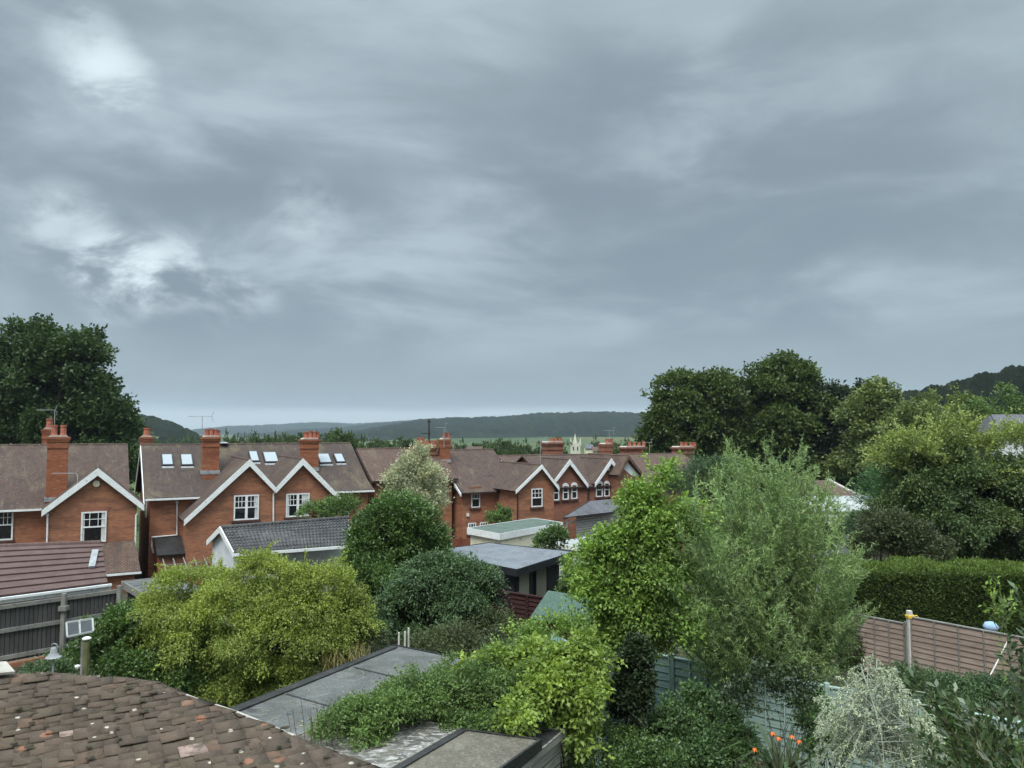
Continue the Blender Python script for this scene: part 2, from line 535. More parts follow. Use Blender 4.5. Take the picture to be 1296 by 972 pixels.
def lm(name, r, g, b, spread=0.35, warm=0.0, trans=0.3, rough=0.5, spec=0.3):
    lo = (r * (1 - spread), g * (1 - spread), b * (1 - spread * .6))
    hi = (r * (1 + spread) + warm, g * (1 + spread), b * (1 + spread * .5))
    return leafmat(name, [(0, lo), (0.5, (r, g, b)), (1, hi)], trans, rough, spec)


lm('leaf_lime_dark', 0.058, 0.095, 0.030)
lm('leaf_big_right', 0.079, 0.116, 0.030)
lm('leaf_very_dark', 0.032, 0.052, 0.024)
lm('leaf_maple', 0.265, 0.325, 0.075, 0.4, 0.02, 0.4)
lm('leaf_laurel', 0.105, 0.175, 0.05, 0.45, 0.0, 0.25, 0.4, 0.5)
lm('leaf_dusky', 0.10, 0.16, 0.072, 0.4, 0.0, 0.25)
lm('leaf_silver', 0.46, 0.48, 0.31, 0.3, 0.03, 0.3)
lm('leaf_purple', 0.077, 0.043, 0.046, 0.4)
lm('leaf_hop', 0.225, 0.315, 0.07, 0.45, 0.03, 0.4)
lm('leaf_jasmine', 0.135, 0.207, 0.064, 0.45, 0.0, 0.3)
lm('leaf_elder', 0.21, 0.32, 0.075, 0.5, 0.02, 0.35)
lm('leaf_feather', 0.27, 0.37, 0.15, 0.4, 0.0, 0.35)
lm('leaf_hedge', 0.12, 0.175, 0.045, 0.4)
lm('leaf_cherry', 0.095, 0.145, 0.05, 0.45, 0.02, 0.3, 0.5, 0.35)
lm('leaf_yellowish', 0.165, 0.215, 0.07, 0.35, 0.02)
lm('leaf_artemisia', 0.47, 0.52, 0.35, 0.3, 0.0, 0.2, 0.7)
lm('leaf_bay', 0.07, 0.11, 0.045, 0.45, 0.0, 0.2, 0.35, 0.5)
lm('leaf_ivy', 0.035, 0.055, 0.022, 0.4, 0.0, 0.15, 0.4, 0.4)
lm('leaf_rose', 0.10, 0.165, 0.062, 0.5, 0.0, 0.3)
lm('leaf_redbrown', 0.085, 0.105, 0.045, 0.45)
lm('leaf_straw', 0.423, 0.354, 0.151, 0.35)
lm('leaf_bluegreen', 0.10, 0.19, 0.075, 0.4)
lm('leaf_spray', 0.25, 0.31, 0.10, 0.4, 0.02, 0.35)
lm('leaf_distant', 0.070, 0.104, 0.035, 0.35)


def canopymat(name, c1, c2, c3):
    m, t, p = newmat(name)
    a = N(t, 'ShaderNodeAttribute', attribute_name='tint')
    c = ramp(t, a.outputs['Fac'], [(0.0, c1), (0.6, c2), (1.0, c3)])
    v = coords(t)
    g = noise(t, v, 0.9, 6, 0.8)
    c = mixc(t, M_(t, 'MULTIPLY', maprange(t, g, 0.4, 0.65), 0.6), c, tuple(x * 0.5 for x in c1))
    t.links.new(c, p.inputs['Base Color'])
    p.inputs['Roughness'].default_value = 1.0
    p.inputs['Specular IOR Level'].default_value = 0.0
    bumpn(t, p, g, 2.5, 1.0)
    return m


canopymat('canopy_far', (0.011, 0.018, 0.009), (0.020, 0.030, 0.013), (0.036, 0.047, 0.018))
canopymat('canopy_near', (0.014, 0.021, 0.010), (0.024, 0.034, 0.013), (0.04, 0.052, 0.018))
m, t, p = newmat('meadow')
v = coords(t)
f = noise(t, v, 0.004, 4, 0.6)
c = ramp(t, f, [(0.35, (0.06, 0.10, 0.035)), (0.5, (0.11, 0.15, 0.06)), (0.62, (0.20, 0.19, 0.09)), (0.7, (0.09, 0.13, 0.05))])
g = noise(t, v, 0.6, 6, 0.7)
c = mixc(t, maprange(t, g, 0.4, 0.6), c, (0.045, 0.06, 0.025))
t.links.new(c, p.inputs['Base Color'])
p.inputs['Roughness'].default_value = 1.0
p.inputs['Specular IOR Level'].default_value = 0.0

# ------------------------------------------------------------------ object helpers


def tag(o, label=None, cat=None, group=None, kind=None):
    if label:
        o['label'] = label
    if cat:
        o['category'] = cat
    if group:
        o['group'] = group
    if kind:
        o['kind'] = kind
    return o


def thing(name, label, cat, loc=(0, 0, 0), rz=0.0, group=None):
    o = bpy.data.objects.new(name, None)
    COL.objects.link(o)
    o.empty_display_size = 0.3
    o.location = tuple(float(x) for x in loc)
    o.rotation_euler = (0, 0, rz)
    return tag(o, label, cat, group)


def world2local(root):
    m4 = Matrix.Translation(root.location) @ root.rotation_euler.to_matrix().to_4x4()
    p_ = root.parent
    while p_ is not None:
        m4 = Matrix.Translation(p_.location) @ p_.rotation_euler.to_matrix().to_4x4() @ m4
        p_ = p_.parent
    return m4.inverted()


class MB:
    def __init__(self):
        self.v, self.f = [], []

    def poly(self, pts):
        i = len(self.v)
        self.v += [tuple(float(c) for c in q) for q in pts]
        self.f.append(tuple(range(i, i + len(pts))))

    def prism(self, pts, vec):
        a = [np.array(q, float) for q in pts]
        b = [q + np.array(vec, float) for q in a]
        i = len(self.v)
        n = len(a)
        self.v += [tuple(q) for q in a + b]
        self.f.append(tuple(range(i + n - 1, i - 1, -1)))
        self.f.append(tuple(range(i + n, i + 2 * n)))
        for k in range(n):
            j = (k + 1) % n
            self.f.append((i + k, i + j, i + n + j, i + n + k))

    def box(self, x0, x1, y0, y1, z0, z1):
        self.prism([(x0, y0, z0), (x1, y0, z0), (x1, y1, z0), (x0, y1, z0)], (0, 0, z1 - z0))

    def slab(self, pts, th):
        a = [np.array(q, float) for q in pts]
        n = np.cross(a[1] - a[0], a[2] - a[0])
        n /= np.linalg.norm(n)
        if n[2] < 0:
            n = -n
        self.prism(a, n * th)

    def bar(self, a, b, w, h=None):
        """square bar from a to b, w wide, h tall"""
        a, b = np.array(a, float), np.array(b, float)
        h = h or w
        d = b - a
        d /= np.linalg.norm(d)
        up = np.array((0, 0, 1.0)) if abs(d[2]) < 0.95 else np.array((1.0, 0, 0))
        s = np.cross(d, up)
        s /= np.linalg.norm(s)
        u = np.cross(s, d)
        self.prism([a + s * w / 2 + u * h / 2, a - s * w / 2 + u * h / 2, a - s * w / 2 - u * h / 2, a + s * w / 2 - u * h / 2], b - a)

    def tube(self, pts, rad, n=6):
        pts = [np.array(q, float) for q in pts]
        rad = rad if isinstance(rad, (list, tuple, np.ndarray)) else [rad] * len(pts)
        i0 = len(self.v)
        for k, q in enumerate(pts):
            d = pts[min(k + 1, len(pts) - 1)] - pts[max(k - 1, 0)]
            d = d / (np.linalg.norm(d) + 1e-9)
            up = np.array((0, 0, 1.0)) if abs(d[2]) < 0.9 else np.array((1.0, 0, 0))
            s = np.cross(d, up)
            s /= np.linalg.norm(s)
            u = np.cross(s, d)
            for j in range(n):
                a = 2 * math.pi * j / n
                self.v.append(tuple(q + (s * math.cos(a) + u * math.sin(a)) * rad[k]))
        for k in range(len(pts) - 1):
            for j in range(n):
                a = i0 + k * n + j
                b = i0 + k * n + (j + 1) % n
                self.f.append((a, b, b + n, a + n))
        self.f.append(tuple(range(i0, i0 + n)))
        self.f.append(tuple(range(i0 + (len(pts) - 1) * n + n - 1, i0 + (len(pts) - 1) * n - 1, -1)))

    def lathe(self, c, prof, n=10):
        c = np.array(c, float)
        i0 = len(self.v)
        for r_, z in prof:
            for j in range(n):
                a = 2 * math.pi * j / n
                self.v.append((c[0] + r_ * math.cos(a), c[1] + r_ * math.sin(a), c[2] + z))
        for k in range(len(prof) - 1):
            for j in range(n):
                a = i0 + k * n + j
                b = i0 + k * n + (j + 1) % n
                self.f.append((a, b, b + n, a + n))

    def build(self, name, mat, parent=None, smooth=False, worldspace=False, recalc=True):
        v = self.v
        if worldspace and parent is not None:
            mi = world2local(parent)
            v = [tuple(mi @ Vector(q)) for q in v]
        me = bpy.data.meshes.new(name)
        me.from_pydata(v, [], self.f)
        if recalc:
            import bmesh
            bm = bmesh.new()
            bm.from_mesh(me)
            bmesh.ops.recalc_face_normals(bm, faces=bm.faces)
            bm.to_mesh(me)
            bm.free()
        uvl = me.uv_layers.new(name='UVMap')
        for pl in me.polygons:
            n = pl.normal
            if abs(n.z) > 0.985:
                u, w = Vector((1, 0, 0)), Vector((0, 1, 0))
            else:
                u = Vector((-n.y, n.x, 0)).normalized()
                w = n.cross(u)
            for li in pl.loop_indices:
                co = me.vertices[me.loops[li].vertex_index].co
                uvl.data[li].uv = (co.dot(u), co.dot(w))
        me.materials.append(MAT[mat])
        if smooth:
            me.polygons.foreach_set('use_smooth', [True] * len(me.polygons))
        o = bpy.data.objects.new(name, me)
        COL.objects.link(o)
        if parent is not None:
            o.parent = parent
        return o


def quads_obj(name, V, mat, parent=None, tint=None, per=4, worldspace=True, F_=None, smooth=False):
    """V: (n*per,3) vertices; faces made of consecutive groups of `per` vertices unless F_ (n,4) given"""
    V = np.asarray(V, np.float32)
    if worldspace and parent is not None:
        mi = np.array(world2local(parent), np.float32)
        V = V @ mi[:3, :3].T + mi[:3, 3]
    if F_ is None:
        nf = len(V) // per
        idx = np.arange(len(V), dtype=np.int32)
    else:
        nf = len(F_)
        per = F_.shape[1]
        idx = F_.astype(np.int32).ravel()
    me = bpy.data.meshes.new(name)
    me.vertices.add(len(V))
    me.vertices.foreach_set('co', V.ravel())
    me.loops.add(len(idx))
    me.loops.foreach_set('vertex_index', idx)
    me.polygons.add(nf)
    me.polygons.foreach_set('loop_start', np.arange(nf, dtype=np.int32) * per)
    me.polygons.foreach_set('loop_total', np.full(nf, per, np.int32))
    if smooth:
        me.polygons.foreach_set('use_smooth', np.ones(nf, bool))
    me.update(calc_edges=True)
    if tint is not None:
        dom = 'FACE' if len(tint) == nf else 'POINT'
        at_ = me.attributes.new('tint', 'FLOAT', dom)
        at_.data.foreach_set('value', np.asarray(tint, np.float32))
    me.materials.append(MAT[mat])
    o = bpy.data.objects.new(name, me)
    COL.objects.link(o)
    if parent is not None:
        o.parent = parent
    return o


def nrm(a):
    return a / (np.linalg.norm(a, axis=-1, keepdims=True) + 1e-9)


def leaf_quads(P, D, L, Wd, rng, fold=0.25, face_up=0.6):
    """rhombus leaves at P along D, roughly facing up"""
    n = len(P)
    D = nrm(D)
    up = np.tile(np.array([0, 0, 1.0]), (n, 1)) * face_up + rng.normal(0, 0.55, (n, 3))
    S = nrm(np.cross(D, up))
    Nn = nrm(np.cross(S, D))
    l = (L * rng.uniform(0.7, 1.25, n))[:, None]
    w = (Wd * rng.uniform(0.75, 1.25, n))[:, None]
    mid = P + D * l * 0.45
    a = P
    b = mid + S * w * 0.5 + Nn * w * fold
    c_ = P + D * l - Nn * l * 0.12
    d = mid - S * w * 0.5 + Nn * w * fold
    return np.stack([a, b, c_, d], 1).reshape(-1, 3)


def rand_dirs(n, rng, zmin=-1.0):
    z = rng.uniform(zmin, 1, n)
    a = rng.uniform(0, 2 * math.pi, n)
    r = np.sqrt(1 - z * z)
    return np.stack([r * np.cos(a), r * np.sin(a), z], 1)


def crown_pts(lobes, n_twig, per, tl, sub=12, subr=0.42, flat=1.0, up=0.25, droop=0.0, seed=1, spread=0.7, zmin=-0.55, jit=0.25, depth=0.35, rin=0.55, rout=0.98):
    rng = np.random.default_rng(seed)
    lobes = [(np.array(c, float), np.array(r, float)) for c, r in lobes]
    cc, cr, co = [], [], []
    for c, r in lobes:
        mr = float(np.mean(r))
        d = rand_dirs(sub, rng, zmin)
        k = rng.uniform(rin, rout, (sub, 1))
        cc.append(c + d * r * k)
        rr0 = subr * mr * rng.uniform(0.4, 1.4, sub)
        outl = rng.uniform(0, 1, sub) < 0.2
        cc[-1] = np.where(outl[:, None], c + d * r * rng.uniform(1.0, 1.28, (sub, 1)), cc[-1])
        cr.append(np.where(outl, rr0 * .6, rr0))
        co.append(nrm(d * np.array([1, 1, 1.0])))
    cc, cr, co = np.concatenate(cc), np.concatenate(cr), np.concatenate(co)
    ctint = rng.uniform(0, 1, len(cc))
    w = cr ** 2
    w = w / w.sum()
    k = rng.choice(len(cc), n_twig, p=w)
    d = rand_dirs(n_twig, rng, -0.75)
    fl = np.array([1, 1, flat])
    P = cc[k] + d * fl * (cr[k] * rng.uniform(0, 1, n_twig) ** depth)[:, None]
    D = nrm(d * 0.6 + co[k] * 0.6 + np.array([0, 0, up]))
    tint = ctint[k] * 0.45 + rng.uniform(0, 0.3, n_twig)
    s = np.linspace(0.05, 1, per)
    PP = P[:, None, :] + D[:, None, :] * tl * s[None, :, None]
    PP[:, :, 2] -= (droop * tl * s ** 2)[None, :]
    PP = PP + rng.normal(0, jit * tl, PP.shape) * 0.5
    DD = D[:, None, :] + rng.normal(0, spread, PP.shape)
    DD[:, :, 2] -= droop * 0.8
    T = tint[:, None] + rng.uniform(0, 0.25, (n_twig, per))
    return PP.reshape(-1, 3), DD.reshape(-1, 3), T.reshape(-1), rng, (cc, cr)


def crown(parent, mat, lobes, n_twig, per, tl, L, Wd, name='crown', face_up=0.6, shoots=0, shoot_len=1.0, shoot_up=.4, **kw):
    P, D, T, rng, cl = crown_pts(lobes, n_twig, per, tl, **kw)
    if shoots:      # longer shoots that break the outline
        cc, cr = cl
        k = rng.choice(len(cc), shoots)
        cen0 = np.mean([np.array(c) for c, r in lobes], 0)
        o = nrm(cc[k] - cen0) * .6 + nrm(rng.normal(0, 1, (shoots, 3))) * .7 + np.array([0, 0, shoot_up])
        o = nrm(o)
        m_ = int(shoot_len / L * 4)
        u = np.linspace(.1, 1, m_)
        ln_ = shoot_len * rng.uniform(.5, 1.3, shoots)
        st = cc[k] + o * (cr[k] * .6)[:, None]
        pp = st[:, None, :] + o[:, None, :] * (ln_[:, None] * u[None, :])[..., None]
        pp[:, :, 2] -= (.3 * ln_[:, None] * u[None, :] ** 2)
        pp += rng.normal(0, L * .35, pp.shape)
        dd = o[:, None, :] * .8 + rng.normal(0, .6, pp.shape)
        tt_ = np.clip(.45 + rng.uniform(0, .35, (shoots, 1)) + rng.uniform(0, .2, (shoots, m_)), 0, 1)
        P = np.concatenate([P, pp.reshape(-1, 3)])
        D = np.concatenate([D, dd.reshape(-1, 3)])
        T = np.concatenate([T, tt_.reshape(-1)])
    V = leaf_quads(P, D, L, Wd, rng, face_up=face_up)
    quads_obj(name, V, mat, parent, tint=T)
    return cl


def limbs(parent, base, clumps, r0, mat='bark', name='trunk', nlimb=14, seed=3, fork=0.35, stems=1, spreadb=0.2):
    """trunk rising from base, splitting into limbs that reach the leaf clumps"""
    rng = np.random.default_rng(seed)
    cc, cr = clumps
    base = np.array(base, float)
    top = cc.mean(0)
    mb = MB()
    split = base + (top - base) * fork
    if stems == 1:
        mid = (base + split) / 2 + rng.normal(0, 0.04, 3) * np.linalg.norm(split - base)
        mb.tube([base - np.array([0, 0, .3]), mid, split], [r0 * 1.25, r0, r0 * 0.8], 8)
    sel = rng.choice(len(cc), min(nlimb, len(cc)), replace=False)
    for i in sel:
        e = cc[i]
        s0 = split if stems == 1 else base + np.array([rng.normal(0, spreadb), rng.normal(0, spreadb), -0.1])
        m1 = s0 + (e - s0) * 0.4 + np.array([0, 0, 0.12 * np.linalg.norm(e - s0)]) + rng.normal(0, 0.05, 3) * np.linalg.norm(e - s0)
        rr = r0 * rng.uniform(0.28, 0.5) if stems == 1 else r0
        mb.tube([s0, m1, e], [rr, rr * 0.6, rr * 0.15], 5)
    return mb.build(name, mat, parent, smooth=True, worldspace=True, recalc=False)


def LB(px, py, Y, rx, ry=None, rd=None):
    """lobe measured off the photo: centre pixel, distance, radii in pixels -> world ellipsoid"""
    k = Y / F
    ry = ry or rx
    return (at(px, py, Y), (rx * k, (rd if rd else rx * k), ry * k))


# ------------------------------------------------------------------ terrain


def prof(points):
    pxs = np.array([math.atan((p[0] - 648) / F) for p in points])
    el = []
    for p in points:
        r = raydir(*p)
        el.append(r[2] / math.hypot(r[0], r[1]))
    return pxs, np.array(el)


HILLS = [
    # (profile, ridge r, foot r, back r)
    (prof([(-900, 500), (60, 512), (100, 518), (150, 523), (190, 527), (215, 534), (240, 545), (262, 556), (300, 575), (400, 600)]), 900, 560, 1400),
    (prof([(300, 600), (400, 560), (440, 551), (480, 543), (530, 534), (580, 531), (640, 530), (680, 526), (760, 524), (820, 526), (860, 528), (1000, 532), (1300, 545), (1700, 540)]), 1900, 1250, 2700),
    (prof([(200, 560), (300, 552), (380, 544), (440, 541), (475, 536), (520, 533), (560, 531), (620, 535), (700, 545)]), 3000, 2300, 3500),
    (prof([(-200, 550), (170, 550), (230, 546), (290, 540), (330, 539), (400, 535), (450, 537), (500, 534), (570, 530), (620, 533), (700, 537), (1000, 540)]), 4400, 3600, 5200),
    (prof([(900, 620), (1060, 530), (1110, 512), (1150, 501), (1180, 491), (1230, 477), (1296, 463), (1400, 440), (1800, 420)]), 420, 230, 800),
]


def sstep(x):
    x = np.clip(x, 0, 1)
    return x * x * (3 - 2 * x)


def terrain(az, r):
    x, y = r * np.sin(az), r * np.cos(az)
    z = 0.5 - 0.07 * np.clip(y - 20, 0, 45)
    z = z - sstep((r - 75) / 260) * 11
    for (pa, pe), rr, rf, rb in HILLS:
        zt = CZ + np.interp(az, pa, pe) * rr - (9.0 if rr > 1000 else (12.0 if rr < 500 else 6.5))
        fade = np.where(np.abs(az) > 1.35, 0, 1)
        up = sstep((r - rf) / (rr - rf)) - 0.55 * sstep((r - rr) / (rb - rr))
        z = np.maximum(z, np.where((r > rf) & (fade > 0), z + (zt - z) * np.clip(up, 0, 1), z))
    return z


def grid_obj(name, az, r, Z, mat, tint=None, **kw):
    A, RR = np.meshgrid(az, r)
    V = np.stack([RR * np.sin(A), RR * np.cos(A), Z], -1).reshape(-1, 3)
    na, nr = len(az), len(r)
    i = np.arange((nr - 1) * (na - 1))
    row, c = i // (na - 1), i % (na - 1)
    a = row * na + c
    Fq = np.stack([a, a + 1, a + na + 1, a + na], 1)
    o = quads_obj(name, V, mat, None, tint=tint.ravel() if tint is not None else None, F_=Fq[:, ::-1], smooth=True)
    return o


az = np.concatenate([np.linspace(-math.pi, -0.8, 60)[:-1], np.linspace(-0.8, 0.8, 500), np.linspace(0.8, math.pi, 60)[1:]])
rr = np.concatenate([np.linspace(0.5, 60, 60), np.geomspace(61, 5250, 280)])
A, RR = np.meshgrid(az, rr)
tag(grid_obj('terrain', az, rr, terrain(A, RR), 'meadow'), kind='structure')

# soil / rough grass of the gardens, a sheet just over the terrain
azg = np.linspace(-0.9, 0.9, 90)
rg = np.linspace(1, 74, 80)
A, RR = np.meshgrid(azg, rg)
tag(grid_obj('garden_ground', azg, rg, terrain(A, RR) + 0.01, 'soil'), kind='structure')


def hash2(i, j, k):
    h = np.sin(i * 127.1 + j * 311.7 + k * 74.7) * 43758.5453
    return h - np.floor(h)


def canopy(x, y, s):
    gx, gy = np.floor(x / s), np.floor(y / s)
    best = np.full(x.shape, 1e9)
    tint = np.zeros(x.shape)
    hh = np.zeros(x.shape)
    for dx in (-1, 0, 1):
        for dy in (-1, 0, 1):
            cx_, cy_ = gx + dx, gy + dy
            px_ = (cx_ + 0.15 + 0.7 * hash2(cx_, cy_, 1)) * s
            py_ = (cy_ + 0.15 + 0.7 * hash2(cx_, cy_, 2)) * s
            d = np.hypot(x - px_, y - py_) / (s * (0.50 + 0.18 * hash2(cx_, cy_, 3)))
            m = d < best
            best = np.where(m, d, best)
            tint = np.where(m, hash2(cx_, cy_, 4), tint)
            hh = np.where(m, hash2(cx_, cy_, 5), hh)
    return np.sqrt(np.clip(1 - best ** 2, 0, 1)), tint, hh


def woodland(name, label, pxa, pxb, r0, r1, na, nr, s, h, mat, edge=30, keep=None):
    az = np.linspace(math.atan((pxa - 648) / F), math.atan((pxb - 648) / F), na)
    r = np.linspace(r0, r1, nr)
    A, RR = np.meshgrid(az, r)
    x, y = RR * np.sin(A), RR * np.cos(A)
    c, t_, hh = canopy(x, y, s)
    c2, t2, h2 = canopy(x + 3.7, y - 1.3, s * .28)
    c = c * .8 + c2 * .22 + .05 * np.sin(x * 1.7) * np.sin(y * 1.9)
    t_ = t_ * .7 + t2 * .3
    m = sstep((RR - r0) / edge)
    if keep is not None:
        m = m * keep(A, RR)
    Z = terrain(A, RR) + m * (h * 0.45 + c * h * (0.4 + 0.35 * hh)) - 0.8
    o = grid_obj(name, az, r, Z, mat, tint=t_)
    tag(o, label, 'woodland', kind='stuff')
    return o


woodland('woodland', 'dark wooded ridge across the middle of the valley skyline', 380, 1320, 1420, 2000, 760, 150, 20, 15, 'canopy_far', 25)
woodland('woodland', 'pale hazy wooded hills farthest away on the left skyline', 150, 760, 3700, 4500, 420, 60, 34, 14, 'canopy_far', 40)
woodland('woodland', 'misty wooded hills just in front of the farthest ones', 300, 720, 2450, 3050, 420, 70, 24, 12, 'canopy_far', 40)
woodland('woodland', 'wooded hill end beyond the roofs at the left skyline', 20, 330, 640, 930, 330, 110, 11, 8, 'canopy_far', 20,
         keep=lambda a, r: np.where((r > 700) & (r < 750), 0, 1))
woodland('woodland', 'steep dark wooded hillside at the right edge of the skyline', 1040, 1480, 255, 440, 420, 170, 12, 13, 'canopy_near', 12)

# ------------------------------------------------------------------ the row of brick houses
ANG = R(29)
DX = np.array([math.cos(ANG), math.sin(ANG), 0])
NX = np.array([math.sin(ANG), -math.cos(ANG), 0])
E0 = at(190, 634, 44)
ZE = float(E0[2])
E0 = np.array([E0[0], E0[1], 0])


def RP(px, py, s):
    q = onplane(px, py, E0 + NX * s, NX)
    q2 = q - E0
    return float(np.dot(q2, DX)), float(q[2])


class House:
    def __init__(self, label, tc, cat='house', name='brick_house'):
        self.tc = tc
        w = E0 + DX * tc
        self.zg = ground(w[1])
        self.root = thing(name, label, cat, (w[0], w[1], self.zg), ANG)

    def L(self, t_, s, z):
        return (t_ - self.tc, -s, z - self.zg)

    def prism_t(self, mb, pts_sz, t0, t1):        # profile in (s,z), extruded along the row
        mb.prism([self.L(t0, s, z) for s, z in pts_sz], (t1 - t0, 0, 0))

    def prism_s(self, mb, pts_tz, s0, s1):        # profile in (t,z), extruded towards the camera
        mb.prism([self.L(t_, s0, z) for t_, z in pts_tz], (0, -(s1 - s0), 0))

    def main(self, t0, t1, se, ze, sr, zr, wall='brick', tile='roof_tile', oh=0.3, gut='white_paint', lo=None, flare=0.0):
        """main range with its ridge along the row; se/ze eave, sr/zr ridge"""
        sb = 2 * sr - se
        mb = MB()
        self.prism_t(mb, [(se, self.zg - 0.5), (se, ze), (sr, zr), (sb, ze), (sb, self.zg - 0.5)], t0, t1)
        mb.build('wall', wall, self.root)
        k = (zr - ze) / (se - sr)
        rf = MB()
        e = 0.35
        v = 0.28
        if flare:
            m1 = se - 1.1
            z1 = ze + k * 1.1
            rf.slab([self.L(t0 - v, m1, z1 + .02), self.L(t1 + v, m1, z1 + .02), self.L(t1 + v, sr, zr + .02), self.L(t0 - v, sr, zr + .02)], 0.09)
            rf.slab([self.L(t0 - v, se + e, ze + .06 - e * k * .3 + flare), self.L(t1 + v, se + e, ze + .06 - e * k * .3 + flare), self.L(t1 + v, m1 + .01, z1 + .02), self.L(t0 - v, m1 + .01, z1 + .02)], 0.09)
        else:
            rf.slab([self.L(t0 - v, se + e, ze - e * k + .02), self.L(t1 + v, se + e, ze - e * k + .02), self.L(t1 + v, sr, zr + .02), self.L(t0 - v, sr, zr + .02)], 0.09)
        rf.slab([self.L(t0 - v, sb - e, ze - e * k + .02), self.L(t1 + v, sb - e, ze - e * k + .02), self.L(t1 + v, sr - .01, zr + .02), self.L(t0 - v, sr - .01, zr + .02)], 0.09)
        # ridge tiles, each a little out of line
        q = t0 - v
        while q < t1 + v - 0.1:
            dz = random.uniform(-.012, .012)
            rf.tube([self.L(q + .01, sr, zr + .08 + dz), self.L(min(q + .44, t1 + v), sr, zr + .08 + dz)], 0.10, 8)
            q += 0.45
        rob = rf.build('roof', tile, self.root)
        g = MB()
        gz = ze - e * k + .03 if not flare else ze + .06 - e * k * .3 + flare
        g.bar(self.L(t0 - v, se + e + .06, gz), self.L(t1 + v, se + e + .06, gz), 0.11, 0.10)
        g.build('gutter', gut, rob)
        self.k = k
        self.se, self.ze, self.t0, self.t1 = se, ze, t0, t1
        return rob

    def verge(self, tt, se, ze, sr, zr, side=-1, mat='white_paint', w=0.24):
        """bargeboards on the end gable of the main range"""
        mb = MB()
        k = (zr - ze) / (se - sr)
        sb = 2 * sr - se
        x = tt + side * 0.30
        for a, b in (((se + .38, ze - .38 * k), (sr, zr)), ((sb - .38, ze - .38 * k), (sr, zr))):
            mb.prism([self.L(x, a[0], a[1] - w * 1.1), self.L(x, a[0], a[1] + .05), self.L(x, b[0], b[1] + .05), self.L(x, b[0], b[1] - w * 1.1)], (side * 0.05, 0, 0))
        mb.build('bargeboard', mat, self.root)

    def wing(self, t0, z0, ta, za, t1, z1, p, back, wt0=None, wt1=None, wall='brick', tile='roof_tile', barge='white_paint', bw=0.24, oh=0.28, lead=True):
        """cross gable facing the camera: feet (t0,z0) (t1,z1), apex (ta,za), front plane s=p"""
        wt0 = t0 + .3 if wt0 is None else wt0
        wt1 = t1 - .3 if wt1 is None else wt1
        kL = (za - z0) / (ta - t0)
        kR = (za - z1) / (t1 - ta)
        mb = MB()
        zz = self.zg - 0.5
        self.prism_s(mb, [(wt0, zz), (wt1, zz), (wt1, za - kR * (wt1 - ta) - .02), (ta, za - .02), (wt0, za - kL * (ta - wt0) - .02)], back, p)
        mb.build('wall', wall, self.root)
        rf = MB()
        rf.slab([self.L(t0, p + oh, z0), self.L(ta, p + oh, za), self.L(ta, back, za), self.L(t0, back, z0)], 0.09)
        rf.slab([self.L(t1, p + oh, z1), self.L(ta + .004, p + oh, za), self.L(ta + .004, back, za), self.L(t1, back, z1)], 0.09)
        q = back
        while q < p + oh - .1:
            rf.tube([self.L(ta, q + .01, za + .07), self.L(ta, min(q + .44, p + oh), za + .07)], 0.09, 8)
            q += .45
        ro = rf.build('roof', tile, self.root)
        b = MB()
        nL = 1 / math.hypot(1, kL)
        for (tf, zf) in ((t0, z0), (t1, z1)):
            b.prism([self.L(tf, p + oh + .01, zf - bw * .9), self.L(tf, p + oh + .01, zf + .11), self.L(ta, p + oh + .01, za + .13), self.L(ta, p + oh + .01, za - bw * 1.15)], (0, -.05 if tf == t0 else -.046, 0))
        b.build('bargeboard', barge, self.root)
        return ro

    def window(self, px0, py0, px1, py1, s, style='sash', label=None, arch=False, frame='white_paint', glass='glass_dark'):
        t0, z1 = RP(px0, py0, s)
        t1, z0 = RP(px1, py1, s)
        w, h = t1 - t0, z1 - z0
        mb = MB()
        fr = 0.075
        f0, f1 = s + 0.03, s + 0.09
        P = lambda a, b, c, d, q0=f0, q1=f1: self.prism_s(mb, [(a, c), (b, c), (b, d), (a, d)], q0, q1)
        P(t0, t0 + fr, z0, z1)
        P(t1 - fr, t1, z0, z1)
        P(t0 + fr, t1 - fr, z1 - fr, z1)
        P(t0 + fr, t1 - fr, z0, z0 + fr)
        bars = []
        g1 = s + 0.075
        if style == 'sash':
            zm = z0 + h * 0.5
            P(t0 + fr, t1 - fr, zm - .035, zm + .035)
            for i in (1, 2):
                x = t0 + w * i / 3
                P(x - .016, x + .016, zm + .035, z1 - fr, f0, g1)
            P(t0 + fr, t1 - fr, zm + h * .25 - .016, zm + h * .25 + .016, f0, g1 - .004)
        elif style == 'double':
            x = (t0 + t1) / 2
            P(x - .07, x + .07, z0 + fr, z1 - fr)
            zm = z0 + h * .5
            for a, b in ((t0 + fr, x - .07), (x + .07, t1 - fr)):
                P(a, b, zm - .03, zm + .03)
                for i in (1, 2):
                    xx = a + (b - a) * i / 3
                    P(xx - .014, xx + .014, zm + .03, z1 - fr, f0, g1)
                P(a, b, zm + h * .24 - .014, zm + h * .24 + .014, f0, g1 - .004)
        elif style == 'narrow':
            zm = z0 + h * .5
            P(t0 + fr, t1 - fr, zm - .035, zm + .035)
        elif style == 'cottage':
            for i in (1, 2):
                x = t0 + w * i / 3
                P(x - .02, x + .02, z0 + fr, z1 - fr)
        if arch:
            n = 6
            pts = [(t0, z1)] + [(t0 + w * i / n, z1 + w * .30 * math.sin(math.pi * i / n)) for i in range(1, n)] + [(t1, z1)]
            self.prism_s(mb, pts, f0, f1)
        wo = mb.build('window', frame, self.root)
        if label:
            wo['label'] = label
        gl = MB()
        self.prism_s(gl, [(t0 + .02, z0 + .02), (t1 - .02, z0 + .02), (t1 - .02, z1 - .02), (t0 + .02, z1 - .02)], s + .01, s + .045)
        gl.build('pane', glass, wo)
        si = MB()
